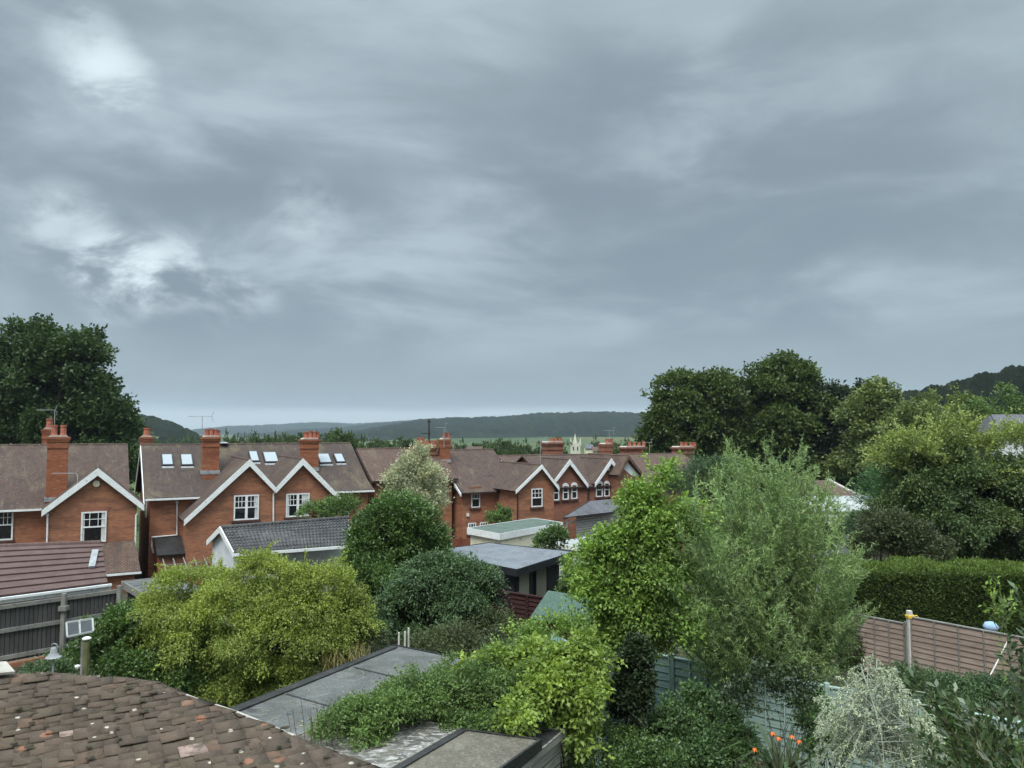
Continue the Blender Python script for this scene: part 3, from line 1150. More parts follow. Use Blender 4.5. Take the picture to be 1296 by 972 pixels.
        self.prism_s(si, [(t0 - .1, z0 - .12), (t1 + .1, z0 - .12), (t1 + .1, z0 - .01), (t0 - .1, z0 - .01)], s - .02, s + .14)
        si.build('sill', 'brick_dark', wo)
        if not arch:
            li = MB()
            self.prism_s(li, [(t0 - .14, z1 + .01), (t1 + .14, z1 + .01), (t1 + .18, z1 + .24), (t0 - .18, z1 + .24)], s - .02, s + .02)
            li.build('lintel', 'brick_pale', wo)
        return wo, (t0, t1, z0, z1)

    def curtain(self, wo, t0, t1, z0, z1, s, a, b):
        mb = MB()
        x0, x1 = t0 + (t1 - t0) * a, t0 + (t1 - t0) * b
        n = 6
        pts = []
        for i in range(n + 1):
            x = x0 + (x1 - x0) * i / n
            y = s + .047 + (.006 if i % 2 else 0)
            pts.append((x, y))
        for (xa, ya), (xb, yb) in zip(pts, pts[1:]):
            mb.poly([self.L(xa, ya, z0 + .08), self.L(xb, yb, z0 + .08), self.L(xb, yb, z1), self.L(xa, ya, z1)])
        mb.build('curtain', 'curtain', wo, recalc=False)

    def pipe(self, pts, s, mat='white_paint', r=0.045):
        mb = MB()
        q = [RP(px, py, s + .08) for px, py in pts]
        mb.tube([self.L(t_, s + .08, z) for t_, z in q], r, 6)
        mb.tube([self.L(q[0][0], s + .08, q[0][1]), self.L(q[0][0], s + .08, q[0][1] - .12)], r * 1.7, 6)
        mb.build('downpipe', mat, self.root)

    def chimney(self, px0, px1, pyt, pyb, s, pots, depth=0.8, mat='brick_orange', pot_h=0.45, flash=True):
        t0, zt = RP(px0, pyt, s)
        t1, zb = RP(px1, pyb, s)
        w = t1 - t0
        i = w * 0.07
        mb = MB()
        a, b = s, s - depth
        zb2 = zb - 0.8
        bx = lambda x0, x1, y0, y1, z0, z1: self.prism_s(mb, [(x0, z0), (x1, z0), (x1, z1), (x0, z1)], y0, y1)
        h = zt - zb
        bx(t0 + i, t1 - i, b + i, a - i, zb2, zt - .62)
        for (z0, z1, g) in ((zt - .62, zt - .52, .5), (zt - .52, zt - .26, .95), (zt - .26, zt - .14, .35), (zt - .14, zt, -.15)):
            bx(t0 + i * g, t1 - i * g, b + i * g, a - i * g, z0, z1)
        ch = mb.build('chimney', mat, self.root)
        cap = MB()
        self.prism_s(cap, [(t0 + .1, zt), (t1 - .1, zt), (t1 - .2, zt + .09), (t0 + .2, zt + .09)], b + .1, a - .1)
        cap.build('mortar_cap', 'mortar', ch)
        if flash:
            fl = MB()
            self.prism_s(fl, [(t0 + i - .05, zb - .1), (t1 - i + .05, zb - .1), (t1 - i + .05, zb + .14), (t0 + i - .05, zb + .14)], b + i - .03, a - i + .03)
            fl.build('lead_flashing', 'lead', ch)
        for px, pw, ph in pots:
            tp, zp = RP(px, ph, s - depth / 2)
            r_ = pw / 2 * (RP(px + 1, ph, s - depth / 2)[0] - tp)
            hh = zp - zt
            pm = MB()
            pm.lathe(self.L(tp, s - depth / 2 + random.uniform(-.04, .04), zt + .05), [(r_ * 1.1, 0), (r_ * 1.12, hh * .1), (r_, hh * .16), (r_ * .86, hh * .75), (r_ * 1.02, hh * .8), (r_ * 1.02, hh * .96), (r_ * .75, hh * .96), (r_ * .7, hh * .5)], 10)
            pm.build('chimney_pot', 'clay_pot', ch, smooth=False)
        return ch

    def aerial(self, px, pyb, pyt, pxa, pxb, s, style='yagi', arm_y=None, rise=0):
        mb = MB()
        tb, zb = RP(px, pyb, s)
        tt, zt = RP(px, pyt, s)
        mb.tube([self.L(tb, s, zb), self.L(tt, s, zt)], 0.022, 5)
        ya = arm_y or pyt
        ta, za = RP(pxa, ya, s)
        tb2, zb2 = RP(pxb, ya - rise, s)
        mb.tube([self.L(ta, s, za), self.L(tb2, s, zb2)], 0.016, 5)
        n = 7
        for i in range(n):
            u = i / (n - 1)
            t_ = ta + (tb2 - ta) * u
            z = za + (zb2 - za) * u
            l = 0.16 + .05 * (i == n - 1)
            mb.tube([self.L(t_, s - l, z), self.L(t_, s + l, z)], 0.010, 4)
        # reflector at the far end
        for k in (-1, 1):
            mb.tube([self.L(tb2, s, zb2), self.L(tb2 + .1, s, zb2 + k * .28)], 0.012, 4)
            mb.tube([self.L(tb2 + .1, s - .2, zb2 + k * .28), self.L(tb2 + .1, s + .2, zb2 + k * .28)], 0.012, 4)
        mb.build('aerial', 'aerial_metal', self.root, recalc=False)

    def roofhit(self, px, py, se, ze, sr, zr):
        k = (zr - ze) / (se - sr)
        n = NX * k + np.array([0, 0, 1.0])
        n /= np.linalg.norm(n)
        q = onplane(px, py, E0 + NX * se + np.array([0, 0, ze]), n)
        q2 = q - E0
        return float(np.dot(q2, DX)), float(np.dot(q2, NX)), float(q[2])

    def skylight(self, px0, py0, px1, py1, se, ze, sr, zr, label=None):
        c0 = self.roofhit((px0 + px1) / 2, py1, se, ze, sr, zr)
        c1 = self.roofhit((px0 + px1) / 2, py0, se, ze, sr, zr)
        a = self.roofhit(px0, (py0 + py1) / 2, se, ze, sr, zr)
        b = self.roofhit(px1, (py0 + py1) / 2, se, ze, sr, zr)
        ta, tb = a[0], b[0]
        k = (zr - ze) / (se - sr)
        nv = np.array([0, -k, 1.0]) / math.hypot(1, k)
        lo = [np.array(self.L(x, c0[1], c0[2])) + nv * .10 for x in (ta, tb)]
        hi = [np.array(self.L(x, c1[1], c1[2])) + nv * .10 for x in (ta, tb)]
        mb = MB()
        mb.slab([lo[0], lo[1], hi[1], hi[0]], 0.12)
        fo = mb.build('skylight', 'dark_metal', self.root)
        g = MB()
        i = .07
        ex = np.array([1, 0, 0]) * i
        ey = (hi[0] - lo[0]) / np.linalg.norm(hi[0] - lo[0]) * i
        up = nv * .121
        g.slab([lo[0] + ex + ey + up, lo[1] - ex + ey + up, hi[1] - ex - ey + up, hi[0] + ex - ey + up], 0.01)
        g.build('pane', 'glass_sky', fo)
        f = MB()
        dn = -ey / i * .22
        f.slab([lo[0] + dn, lo[1] + dn, lo[1] - ey * .1, lo[0] - ey * .1], 0.03)
        f.build('lead_apron', 'lead', fo)


# ---- house 1 (left edge)
SR = -4.9
ZR = RP(100, 565, SR)[1]
t_r = (RP(152, 565, SR)[0] + RP(161, 640, 0)[0]) / 2
H1 = House('brick house at the left edge with one white gable and a tall chimney', RP(118, 640, 0)[0])
H1.main(RP(-160, 640, 0)[0], t_r, 0, ZE, SR, ZR, tile='roof_tile')
p1 = 2.2
t0, z0 = RP(53, 648, p1)
ta, za = RP(124, 595, p1)
t1, z1 = RP(182, 641, p1)
H1.wing(t0, z0, ta, za, t1, z1, p1, -3.6, RP(61, 650, p1)[0], RP(173, 650, p1)[0], tile='roof_tile')
w_, e_ = H1.window(103, 648, 134, 685, p1, 'sash', 'white sash window in the gable')
H1.curtain(w_, *e_, p1, .8, .93)
H1.curtain(w_, *e_, p1, .06, .14)
H1.window(-22, 646, 16, 683, 0, 'double', 'white window left of the gable')
mb = MB()
tb, zb = RP(122, 612, p1)
mb.tube([H1.L(tb, p1 + .0, zb), H1.L(tb, p1 + .1, zb)], .17, 14)
mb.build('vent_disc', 'cream_render', H1.root)
H1.pipe([(60, 650), (60, 668), (59, 700)], p1)
H1.pipe([(180, 643), (172, 652), (171, 700)], p1)
H1.chimney(58, 86, 553, 632, 0.2, [(69, 8.5, 538.5), (80.5, 8.5, 538.5)], depth=1.1)
H1.chimney(52, 68, 543, 566, -6.5, [(63, 9, 530)], depth=1.0, flash=False)
H1.aerial(98, 626, 599, 66, 96, p1 - .3)
H1.aerial(69, 540, 519, 46, 70, -6.8)
# tiled lean-to below the gable window
mb = MB()
a, za_ = RP(127, 688, p1)
b, _ = RP(170, 688, p1)
c_, zc = RP(133, 727, p1 + 1.9)
b2, zc2 = RP(178, 724, p1 + 1.9)
mb.slab([H1.L(a - 1.5, p1, za_), H1.L(b, p1, za_), H1.L(b2, p1 + 1.9, zc2), H1.L(c_ - 1.5, p1 + 1.9, zc2)], .09)
lr = mb.build('roof', 'roof_tile_red', H1.root)
mb = MB()
mb.bar(H1.L(c_ - 1.5, p1 + 1.95, zc2 - .02), H1.L(b2 + .03, p1 + 1.95, zc2 - .02), .1, .1)
mb.build('gutter', 'white_paint', lr)
mb = MB()
H1.prism_t(mb, [(p1 + 0.004, H1.zg - .5), (p1 + 1.7, H1.zg - .5), (p1 + 1.7, zc2 - .02), (p1 + .004, za_ - .12)], c_ - 1.4, b2 - .25)
mb.build('wall', 'brick', H1.root)

# ---- house 2: the pair
t2l = RP(190, 634, 0)[0]
t2r = RP(466, 622, 0)[0]
ZR2 = RP(310, 564, SR)[1]
H2 = House('pair of brick houses with two white gables side by side and six skylights', (t2l + t2r) / 2)
H2.main(t2l, t2r, 0, ZE, SR, ZR2, tile='roof_tile_mossy', flare=.10)
H2.verge(t2l, 0, ZE, SR, ZR2)
p2 = 2.4
f0 = RP(232, 660, p2)
a1 = RP(315, 583, p2)
vl = RP(348, 619, p2)
a2 = RP(382, 583, p2)
f2 = RP(440, 642, p2)
zA = (a1[1] + a2[1]) / 2
H2.wing(f0[0], f0[1], a1[0], zA, vl[0], vl[1], p2, -4.0, RP(236, 660, p2)[0], vl[0] - .001, tile='roof_tile')
H2.wing(vl[0] + .002, vl[1], a2[0], zA, f2[0], f2[1], p2, -4.0, vl[0] + .001, f2[0] - .3, tile='roof_tile')
w_, e_ = H2.window(296, 627, 327, 657, p2, 'double', 'white window with pale blind in the left gable')
H2.curtain(w_, *e_, p2, .84, .94)
w_, e_ = H2.window(362, 625, 391, 653, p2, 'double', 'white sash pair with a net curtain in the right gable')
H2.curtain(w_, *e_, p2, .68, .94)
H2.curtain(w_, *e_, p2, .05, .14)
H2.pipe([(348, 620), (346, 626), (346, 700)], p2)
H2.pipe([(224, 634), (224, 677), (192, 680), (192, 691), (194, 700)], 0.0, r=.055)
H2.pipe([(441, 623), (441, 660)], 0.0)
for q in ((204, 578, 219, 592), (228, 578, 244, 592), (315, 574, 327, 587), (333, 575, 351, 588), (402, 577, 418, 589), (423, 577, 435, 588)):
    H2.skylight(*q, 0, ZE, SR, ZR2)
H2.chimney(256, 279, 553, 598, -1.4, [(262, 6, 544), (267.5, 6, 543), (273, 6, 544), (277, 4, 545)], depth=1.0)
H2.chimney(382, 405, 556, 594, -1.8, [(387, 6, 547), (392.5, 6, 546), (398, 6, 546.5), (402, 4, 547)], depth=1.0)
H2.chimney(177, 194, 553, 565, -6.5, [(186, 9, 542)], depth=1.0, flash=False)
H2.aerial(256, 553, 527, 239, 268, -2.5)
mb = MB()
tb, zb = RP(283, 560, -4.8)
for k in range(6):
    pass
mb.lathe(H2.L(tb, -4.7, zb), [(0.01, 0.06), (.18, .03), (.30, -.04), (.31, -.05), (.18, .01), (0.01, .03)], 14)
dsh = mb.build('satellite_dish', 'lead', H2.root, smooth=True)
# narrow window on the side wall and the ground floor lean-to with its skeleton canopy
ez = RP(245, 684, 2.0)
a = RP(195, 690, 0.02)
b = RP(262, 690, 0.02)
mb = MB()
mb.slab([H2.L(a[0], .0, a[1] + .35), H2.L(b[0] + .5, .0, a[1] + .35), H2.L(b[0] + .5, 2.3, a[1] - .35), H2.L(a[0], 2.3, a[1] - .35)], .1)
mb.build('lean_to_roof', 'felt_black', H2.root)
mb = MB()
H2.prism_t(mb, [(0.004, H2.zg - .5), (2.1, H2.zg - .5), (2.1, a[1] - .4), (.004, a[1] + .25)], a[0] + .1, b[0] + .4)
mb.build('lean_to_wall', 'brick', H2.root)
mb = MB()
zc = a[1] - .45
for i in range(8):
    x = a[0] + .3 + i * .52
    mb.bar(H2.L(x, 2.12, zc - .05), H2.L(x, 5.0, zc - .45), .06, .1)
for s_ in (3.0, 4.0, 5.0):
    mb.bar(H2.L(a[0] + .1, s_, zc - .12 - .14 * (s_ - 2)), H2.L(a[0] + 4.2, s_, zc - .12 - .14 * (s_ - 2)), .06, .06)
for x in (a[0] + .3, a[0] + 3.9):
    mb.bar(H2.L(x, 4.95, H2.zg - .3), H2.L(x, 4.95, zc - .5), .09)
mb.build('canopy_frame', 'fence_rail', H2.root)
# white framed side window
mb = MB()
sx = t2l - .05
zt_, zb_ = RP(183, 628, 0)[1], RP(183, 660, 0)[1]
mb.prism([H2.L(sx + .02, -1.9, zb_), H2.L(sx + .02, -2.9, zb_), H2.L(sx + .02, -2.9, zt_), H2.L(sx + .02, -1.9, zt_)], (-.05, 0, 0))
wo = mb.build('window', 'white_paint', H2.root)
mb = MB()
mb.prism([H2.L(sx - .03, -2.0, zb_ + .1), H2.L(sx - .03, -2.8, zb_ + .1), H2.L(sx - .03, -2.8, zt_ - .1), H2.L(sx - .03, -2.0, zt_ - .1)], (-.01, 0, 0))
mb.build('pane', 'glass_dark', wo)

# ---- house 3 : set forward right wing, two ranges
H3 = House('brick house with a dark downpipe, a projecting right gable and a long many-potted stack', RP(620, 620, 0)[0])
tA0 = RP(474, 606, -1.0)[0]
zr3 = RP(467, 570, -4.2)[1]
H3.main(tA0, RP(572, 606, -1)[0], -1.0, RP(483, 606, -1.0)[1], -4.2, zr3, tile='roof_tile_red', gut='dark_gutter')
H3.verge(tA0, -1.0, RP(483, 606, -1.0)[1], -4.2, zr3, mat='dark_gutter', w=.12)
tB0 = RP(586, 620, 0)[0]
tB1 = RP(654, 615, 0)[0]
ze3 = RP(620, 619.5, 0)[1]
zr3b = RP(600, 571, -4.3)[1]
H3.main(tB0, tB1, 0, ze3, -4.3, zr3b, gut='dark_gutter')
H3.verge(tB0, 0, ze3, -4.3, zr3b, mat='white_paint', w=.14)
p3 = 3.0
wl = RP(655, 620, p3)
H3.wing(RP(650, 622, p3)[0], RP(660, 622, p3)[1], RP(683, 590, p3)[0], RP(683, 590, p3)[1], RP(705, 619, p3)[0], RP(705, 619, p3)[1], p3, -3.2,
        wl[0], RP(701, 620, p3)[0], bw=.14)
H3.window(672, 618.5, 686, 641, p3, 'sash', 'white sash window in the projecting gable')
H3.window(596, 620, 607, 642, 0, 'sash')
H3.window(592, 662, 602, 676, 0, 'cottage')
H3.window(607, 661, 617, 675, 0, 'cottage')
H3.pipe([(655, 623), (655, 665)], p3, 'dark_gutter', .05)
H3.chimney(559, 571, 556, 584, -2.6, [(562.5, 5, 548.5), (567.5, 5, 548.5)], depth=.8)
H3.chimney(527, 555, 565, 580, -3.0, [(530, 5, 554), (535, 5, 554), (541, 4, 558), (546, 4, 558), (551, 4, 558)], depth=1.0, mat='brick_pale', flash=False)
H3.aerial(562, 566, 541, 551, 563, -2.4, rise=0)
mb = MB()
tb, zb = RP(583, 652, 0)
mb.box(*[H3.L(tB0 + .35, .0, zb)[0] - .08, H3.L(tB0 + .35, 0, zb)[0] + .08], H3.L(0, .12, 0)[1], H3.L(0, 0.0, 0)[1], H3.L(0, 0, zb)[2] - .1, H3.L(0, 0, zb)[2] + .1)
mb.build('alarm_box', 'white_paint', H3.root)

# ---- house 4: two pointed gables with arched windows
H4 = House('brick houses with two steep white pointed gables over arched window pairs', RP(745, 615, 0)[0])
ze4 = RP(744, 614, 0)[1]
zr4 = RP(740, 577, -4.2)[1]
H4.main(RP(700, 614, 0)[0], RP(800, 611, 0)[0], -.1, ze4, -4.2, zr4, gut='dark_gutter', wall='brick_pale')
H4.wing(RP(699, 614, .15)[0], RP(699, 609, .15)[1], RP(718.5, 583, .15)[0], RP(718.5, 583, .15)[1], RP(741.5, 616, .15)[0], RP(741.5, 614, .15)[1], .15, -4.0, RP(700, 600, .15)[0], RP(743.5, 600, .15)[0], wall='brick_pale')
H4.wing(RP(750, 616, .15)[0], RP(750, 613, .15)[1], RP(771, 582, .15)[0], RP(771, 582, .15)[1], RP(791.5, 614, .15)[0], RP(791.5, 611, .15)[1], .15, -4.0, RP(746, 600, .15)[0], RP(793, 600, .15)[0], wall='brick_pale')
for q in ((699.5, 614, 707, 633), (711.5, 614, 719, 632), (722.5, 613, 730, 631), (753.5, 611, 762, 628.5), (764, 611, 771, 628), (774, 610, 781, 627.5)):
    H4.window(*q, .15, 'narrow', arch=True)
H4.window(765.5, 589, 770.5, 595, .15, 'narrow')
H4.pipe([(744.5, 616), (744.5, 650)], .2, 'dark_gutter', .05)
H4.chimney(693, 715, 560, 579, -5.0, [(698, 4, 555), (703, 4, 555), (709, 4, 555)], depth=1.2, flash=False, mat='brick_pale')
H4.aerial(684, 590, 557, 671, 690, 1.0)

H5 = House('brick house end with a white panelled gable beside the pointed gables', RP(850, 610, 0)[0])
ze5 = RP(806, 610, 0)[1]
H5.main(RP(797, 610, -.5)[0], RP(905, 600, 0)[0], -.5, ze5, -4.4, RP(830, 576, -4.4)[1], tile='roof_tile_red', gut='dark_gutter', wall='brick_pale')
a = RP(793, 578, 1.2)
H5.wing(RP(780, 600, 1.2)[0], RP(780, 602, 1.2)[1], a[0], a[1], RP(812, 603, 1.2)[0], RP(812, 603, 1.2)[1], 1.2, -4.0, RP(782, 600, 1.2)[0], RP(810, 600, 1.2)[0], barge='wood_brown', wall='brick_pale', tile='roof_tile_red', bw=.15)
mb = MB()
zz = RP(800, 603, 1.25)[1]
H5.prism_s(mb, [(RP(785, 590, 1.2)[0], RP(785, 590, 1.2)[1]), (RP(800, 603, 1.2)[0], zz), (RP(809.5, 603, 1.2)[0], zz), (RP(792, 582.5, 1.2)[0], RP(792, 582.5, 1.2)[1])], 1.203, 1.24)
mb.build('gable_panel', 'white_render', H5.root)
H5.window(803, 608, 812, 620, 1.2, 'narrow')
H5.chimney(765, 777, 562, 574, -4.6, [(768, 4, 556), (773, 4, 556)], depth=1.0, flash=False, mat='brick_pale')
H5.chimney(792, 819, 566, 578, -6, [(797, 3.4, 559), (803, 3.4, 560), (809, 3.4, 560), (815, 3.4, 559)], depth=1.2, flash=False, mat='brick_pale')
H5.chimney(859, 881, 566, 578, -4.6, [(863, 3.4, 560), (868, 3.4, 560), (874, 3.4, 560), (879, 3.4, 560)], depth=1.2, flash=False, mat='brick_pale')
H5.aerial(771, 562, 545, 764, 776, -5.4)
H5.aerial(822, 576, 560, 815, 824, -5.6)

# little white gable end behind
mb = MB()
H0 = House('small far house showing only its white verge between the brick roofs', RP(652, 590, -9)[0])
H0.main(RP(650, 590, -9)[0], RP(700, 590, -9)[0], -8, ZE + .3, -11.5, RP(655, 578, -11.5)[1], tile='roof_tile_red')
H0.verge(RP(650, 590, -9)[0], -8, ZE + .3, -11.5, RP(655, 578, -11.5)[1], w=.5)

# ------------------------------------------------------------------ outbuildings


def building(name, label, cat, loc, group=None):
    return thing(name, label, cat, (loc[0], loc[1], ground(loc[1])), 0, group)


def flat_shed(root, corners, z, th, wall, roofm, fascia, inset=.25, zb=None, tilt=0.0, fz=None):
    """flat roofed box; corners: 4 xy points in order"""
    C4 = [np.array([c[0], c[1], z], float) for c in corners]
    ctr = sum(C4) / 4
    mb = MB()
    mb.prism([c for c in C4], (0, 0, .03))
    ro = mb.build('roof', roofm, root, worldspace=True)
    fz = fz or th
    mb = MB()
    for i in range(4):
        a, b = C4[i], C4[(i + 1) % 4]
        d = (b - a) / np.linalg.norm(b - a)
        nn = np.array([d[1], -d[0], 0])
        if np.dot(nn, ctr - a) > 0:
            nn = -nn
        mb.prism([a - d * .03 + (0, 0, .05), b + d * .03 + (0, 0, .05), b + d * .03 + (0, 0, -fz), a - d * .03 + (0, 0, -fz)], nn * (.035 + .001 * i))
    mb.build('fascia', fascia, ro, worldspace=True)
    zb = zb if zb is not None else min(ground(c[1]) for c in C4) - .4
    mb = MB()
    Wc = [c + (ctr - c) * (inset / max(np.linalg.norm(ctr - c), .1)) * 1.4 for c in C4]
    mb.prism([(c[0], c[1], zb) for c in Wc], (0, 0, z - .004 - zb))
    mb.build('wall', wall, root, worldspace=True)
    return Wc


# brown tiled garage, lower left
ge, gr = 1.95, 3.05
A_ = onz(-60, 765, ge)
B_ = onz(136, 740, ge)
Cr = onz(128, 688.5, gr)
Dr = onz(-60, 695.5, gr)
g = building('garage', 'low garage at the left edge with a wide purple-brown tiled roof and white fascia', 'garage', (A_ + B_) / 2)
# pitched roof with real stepped courses
mb = MB()
nC = 8
for i in range(nC):
    u0, u1 = i / nC, (i + 1.08) / nC
    a, b = A_ + (Dr - A_) * u0, B_ + (Cr - B_) * u0
    c_, d_ = B_ + (Cr - B_) * min(u1, 1), A_ + (Dr - A_) * min(u1, 1)
    lift = np.array([0, 0, .06])
    mb.slab([a + lift, b + lift, c_, d_], .05)
ro = mb.build('roof', 'roof_tile_garage', g, worldspace=True)
mb = MB()
dirG = (B_ - A_) / np.linalg.norm(B_ - A_)
nG = np.array([dirG[1], -dirG[0], 0])
mb.bar(A_ + nG * .05 + (0, 0, -.08), B_ + nG * .05 + (0, 0, -.08) + dirG * .1, .05, .18)
mb.bar(A_ + nG * .12 + (0, 0, .0), B_ + nG * .12 + (0, 0, .0) + dirG * .1, .1, .08)
mb.build('fascia', 'white_paint', ro, worldspace=True)
mb = MB()
bk = -nG * 3.0
A2, B2 = A_ - nG * .25 + (0, 0, 0), B_ - nG * .25 - dirG * .15
Cb, Db = Cr - dirG * .15, Dr
mb.prism([(A2[0], A2[1], -.7), (B2[0], B2[1], -.7), (B2[0], B2[1], ge), (A2[0], A2[1], ge)], bk)
mb.build('wall', 'brick', g, worldspace=True)
mb = MB()
q0 = A_ + (Dr - A_) * 1.0
for i in range(28):
    a = Dr + (Cr - Dr) * i / 28
    b = Dr + (Cr - Dr) * (i + .96) / 28
    mb.tube([a + (0, 0, .05), b + (0, 0, .05)], .1, 8)
mb.build('ridge_tiles', 'roof_tile_garage', ro, worldspace=True)
mb = MB()
v0 = B_ + (Cr - B_) * .38 - dirG * .45
v1 = B_ + (Cr - B_) * .78 - dirG * .25
mb.bar(v0 + (0, 0, .1), v1 + (0, 0, .1), .22, .09)
mb.build('roof_vent', 'lead', ro, worldspace=True)

# black tiled white garage
zR, zE_ = 3.0, 2.15
a = onz(279, 669.5, zR)
b = onz(441, 656.5, zR)
e1 = onz(296, 701, zE_)
e2 = onz(441, 690.5, zE_)
g = building('garage', 'white walled garage with a black tiled pitched roof in front of the paired houses', 'garage', (e1 + e2) / 2)
dg = (b - a) / np.linalg.norm(b - a)
nb = a + (a - e1) + (0, 0, 0)
f1 = np.array([2 * a[0] - e1[0], 2 * a[1] - e1[1], zE_])
f2 = np.array([2 * b[0] - e2[0], 2 * b[1] - e2[1], zE_])
# tiled slope: courses with a rolled profile
mb = MB()
nC = 9
for i in range(nC):
    u0, u1 = i / nC, min(1, (i + 1.1) / nC)
    P0, P1 = e1 + (a - e1) * u0, e2 + (b - e2) * u0
    Q0, Q1 = e1 + (a - e1) * u1, e2 + (b - e2) * u1
    n = 34
    for j in range(n):
        v0, v1 = j / n, (j + 1) / n
        vm = (v0 + v1) / 2
        for va, vb, ha, hb in ((v0, v0 + .35 / n, .03, .085), (v0 + .35 / n, v0 + .65 / n, .085, .03), (v0 + .65 / n, v1, .03, .03)):
            pa, pb = P0 + (P1 - P0) * va, P0 + (P1 - P0) * vb
            qa, qb = Q0 + (Q1 - Q0) * va, Q0 + (Q1 - Q0) * vb
            up = np.array([0, 0, 1.0])
            mb.poly([pa + up * (ha + .03), pb + up * (hb + .03), qb + up * (hb - .012), qa + up * (ha - .012)])
            mb.poly([pa + up * .0, pb + up * .0, pb + up * (hb + .03), pa + up * (ha + .03)])
ro = mb.build('roof', 'black_tile', g, worldspace=True, recalc=False)
mb = MB()
mb.slab([e1, e2, b, a], .02)
mb.slab([f1, f2, b, a], .06)
for i in range(16):
    mb.tube([a + (b - a) * i / 16 + (0, 0, .06), a + (b - a) * (i + .97) / 16 + (0, 0, .06)], .10, 8)
mb.build('roof_deck', 'black_tile', ro, worldspace=True)
mb = MB()
for ft in (e1, f1):
    mb.prism([ft + (0, 0, -.16), ft + (0, 0, .1), a + (0, 0, .12), a + (0, 0, -.16)], -dg * .05)
mb.build('bargeboard', 'white_paint', g, worldspace=True)
mb = MB()
en = (e1 - a) * [1, 1, 0]
en /= np.linalg.norm(en)
mb.bar(e1 + en * .04 + (0, 0, -.05), e2 + en * .04 + (0, 0, -.05), .09, .12)
mb.build('gutter', 'white_paint', ro, worldspace=True)
mb = MB()
i1, k1 = e1 - en * .22 + dg * .18, f1 + en * .22 + dg * .18
sl = (zR - zE_) / np.linalg.norm((a - e1)[:2])
zw = zE_ + .22 * sl - .02
mb.prism([(i1[0], i1[1], -.9), (i1[0], i1[1], zw), (a[0] + dg[0] * .18, a[1] + dg[1] * .18, zR - .03), (k1[0], k1[1], zw), (k1[0], k1[1], -.9)], (b - a) - dg * .4)
mb.build('wall', 'white_render', g, worldspace=True)

# flat roof bit between, left of the maple
zf = 2.0
cs = [onz(155, 737, zf), onz(188, 756, zf), onz(262, 748, zf), onz(215, 731, zf)]
g = building('shed', 'low shed with a grey felt roof between the grey fence and the maple', 'shed', sum(cs) / 4)
flat_shed(g, cs, zf, .2, 'office_black', 'felt_grey', 'fence_rail', .2)

# cream garage
zf = 1.9
cs = [onz(592, 669, zf), onz(632.5, 676.5, zf), onz(711.5, 662, zf), onz(676, 656.5, zf)]
g = building('garage', 'cream rendered garage with a flat dark green roof and white fascia', 'garage', sum(cs) / 4)
flat_shed(g, cs, zf, .2, 'cream_render', 'felt_dark_green', 'white_paint', .12, fz=.30)

# garden office
zf = 2.45
cs = [onz(540, 699, zf), onz(654, 722, zf), onz(725.5, 699.5, zf), onz(618, 688, zf)]
g = building('garden_office', 'dark garden room with a flat blue-grey roof and pale glazed doors', 'garden room', sum(cs) / 4)
OW = flat_shed(g, cs, zf, .25, 'office_black', 'rubber_blue_grey', 'office_black', .42, fz=.22)
# glazed doors on the right hand wall (between corner 1 and 2)
a, b = OW[1], OW[2]
d = (b - a) / np.linalg.norm(b - a)
nn = np.array([d[1], -d[0], 0])
ln = np.linalg.norm(b - a)
for i, (u0, u1) in enumerate(((.06, .32), (.42, .70))):
    mb = MB()
    x0, x1 = a + d * ln * u0, a + d * ln * u1
    zt, z0 = zf - .28, -.4
    for p_, q_ in (((x0, z0), (x0 + d * .07, zt)), ((x1 - d * .07, z0), (x1, zt)), ((x0, zt - .08), (x1, zt)), ((x0, z0), (x1, z0 + .08))):
        mb.prism([(p_[0][0], p_[0][1], p_[1]), (q_[0][0], q_[0][1], p_[1]), (q_[0][0], q_[0][1], q_[1]), (p_[0][0], p_[0][1], q_[1])], nn * (.06 + .003 * i))
    dob = mb.build('door', 'office_black', g, worldspace=True)
    mb = MB()
    mb.prism([(x0[0], x0[1], z0), (x1[0], x1[1], z0), (x1[0], x1[1], zt), (x0[0], x0[1], zt)], nn * .03)
    mb.build('pane', 'glass_pale', dob, worldspace=True)

# grey timber shed with slate roof
zr_, ze_ = 2.35, 1.6
ap = onz(746, 635.5, zr_)
rp2 = onz(802, 630, zr_)
fl = onz(713, 656, ze_ + .0)
fr_ = np.array([2 * ap[0] - fl[0], 2 * ap[1] - fl[1], fl[2]])
dr = (rp2 - ap)
g = building('timber_shed', 'grey weatherboarded shed with a slate roof below the pointed gables', 'shed', ap)
mb = MB()
mb.slab([fl, ap, ap + dr, fl + dr], .08)
mb.slab([fr_, ap, ap + dr, fr_ + dr], .08)
ro = mb.build('roof', 'slate', g, worldspace=True)
mb = MB()
for ft in (fl, fr_):
    mb.prism([ft + (0, 0, -.1), ft + (0, 0, .11), ap + (0, 0, .13), ap + (0, 0, -.1)], -dr / np.linalg.norm(dr) * .05)
mb.build('bargeboard', 'wood_brown', g, worldspace=True)
mb = MB()
dn = dr / np.linalg.norm(dr)
w0 = fl + (ap - fl) * .36
w1 = fr_ + (ap - fr_) * .1
mb.prism([(w0[0] + dn[0] * .3, w0[1] + dn[1] * .3, -2.5), (w0[0] + dn[0] * .3, w0[1] + dn[1] * .3, w0[2] - .02), tuple(ap + dn * .3 - (0, 0, .02)), (w1[0] + dn[0] * .3, w1[1] + dn[1] * .3, w1[2] - .02), (w1[0] + dn[0] * .3, w1[1] + dn[1] * .3, -2.5)], dr * .9)
mb.build('wall', 'weatherboard', g, worldspace=True)
mb = MB()
q = fl + (ap - fl) * .08 + dn * .1
mb.bar((q[0], q[1], -2.2), tuple(q - (0, 0, .05)), .12)
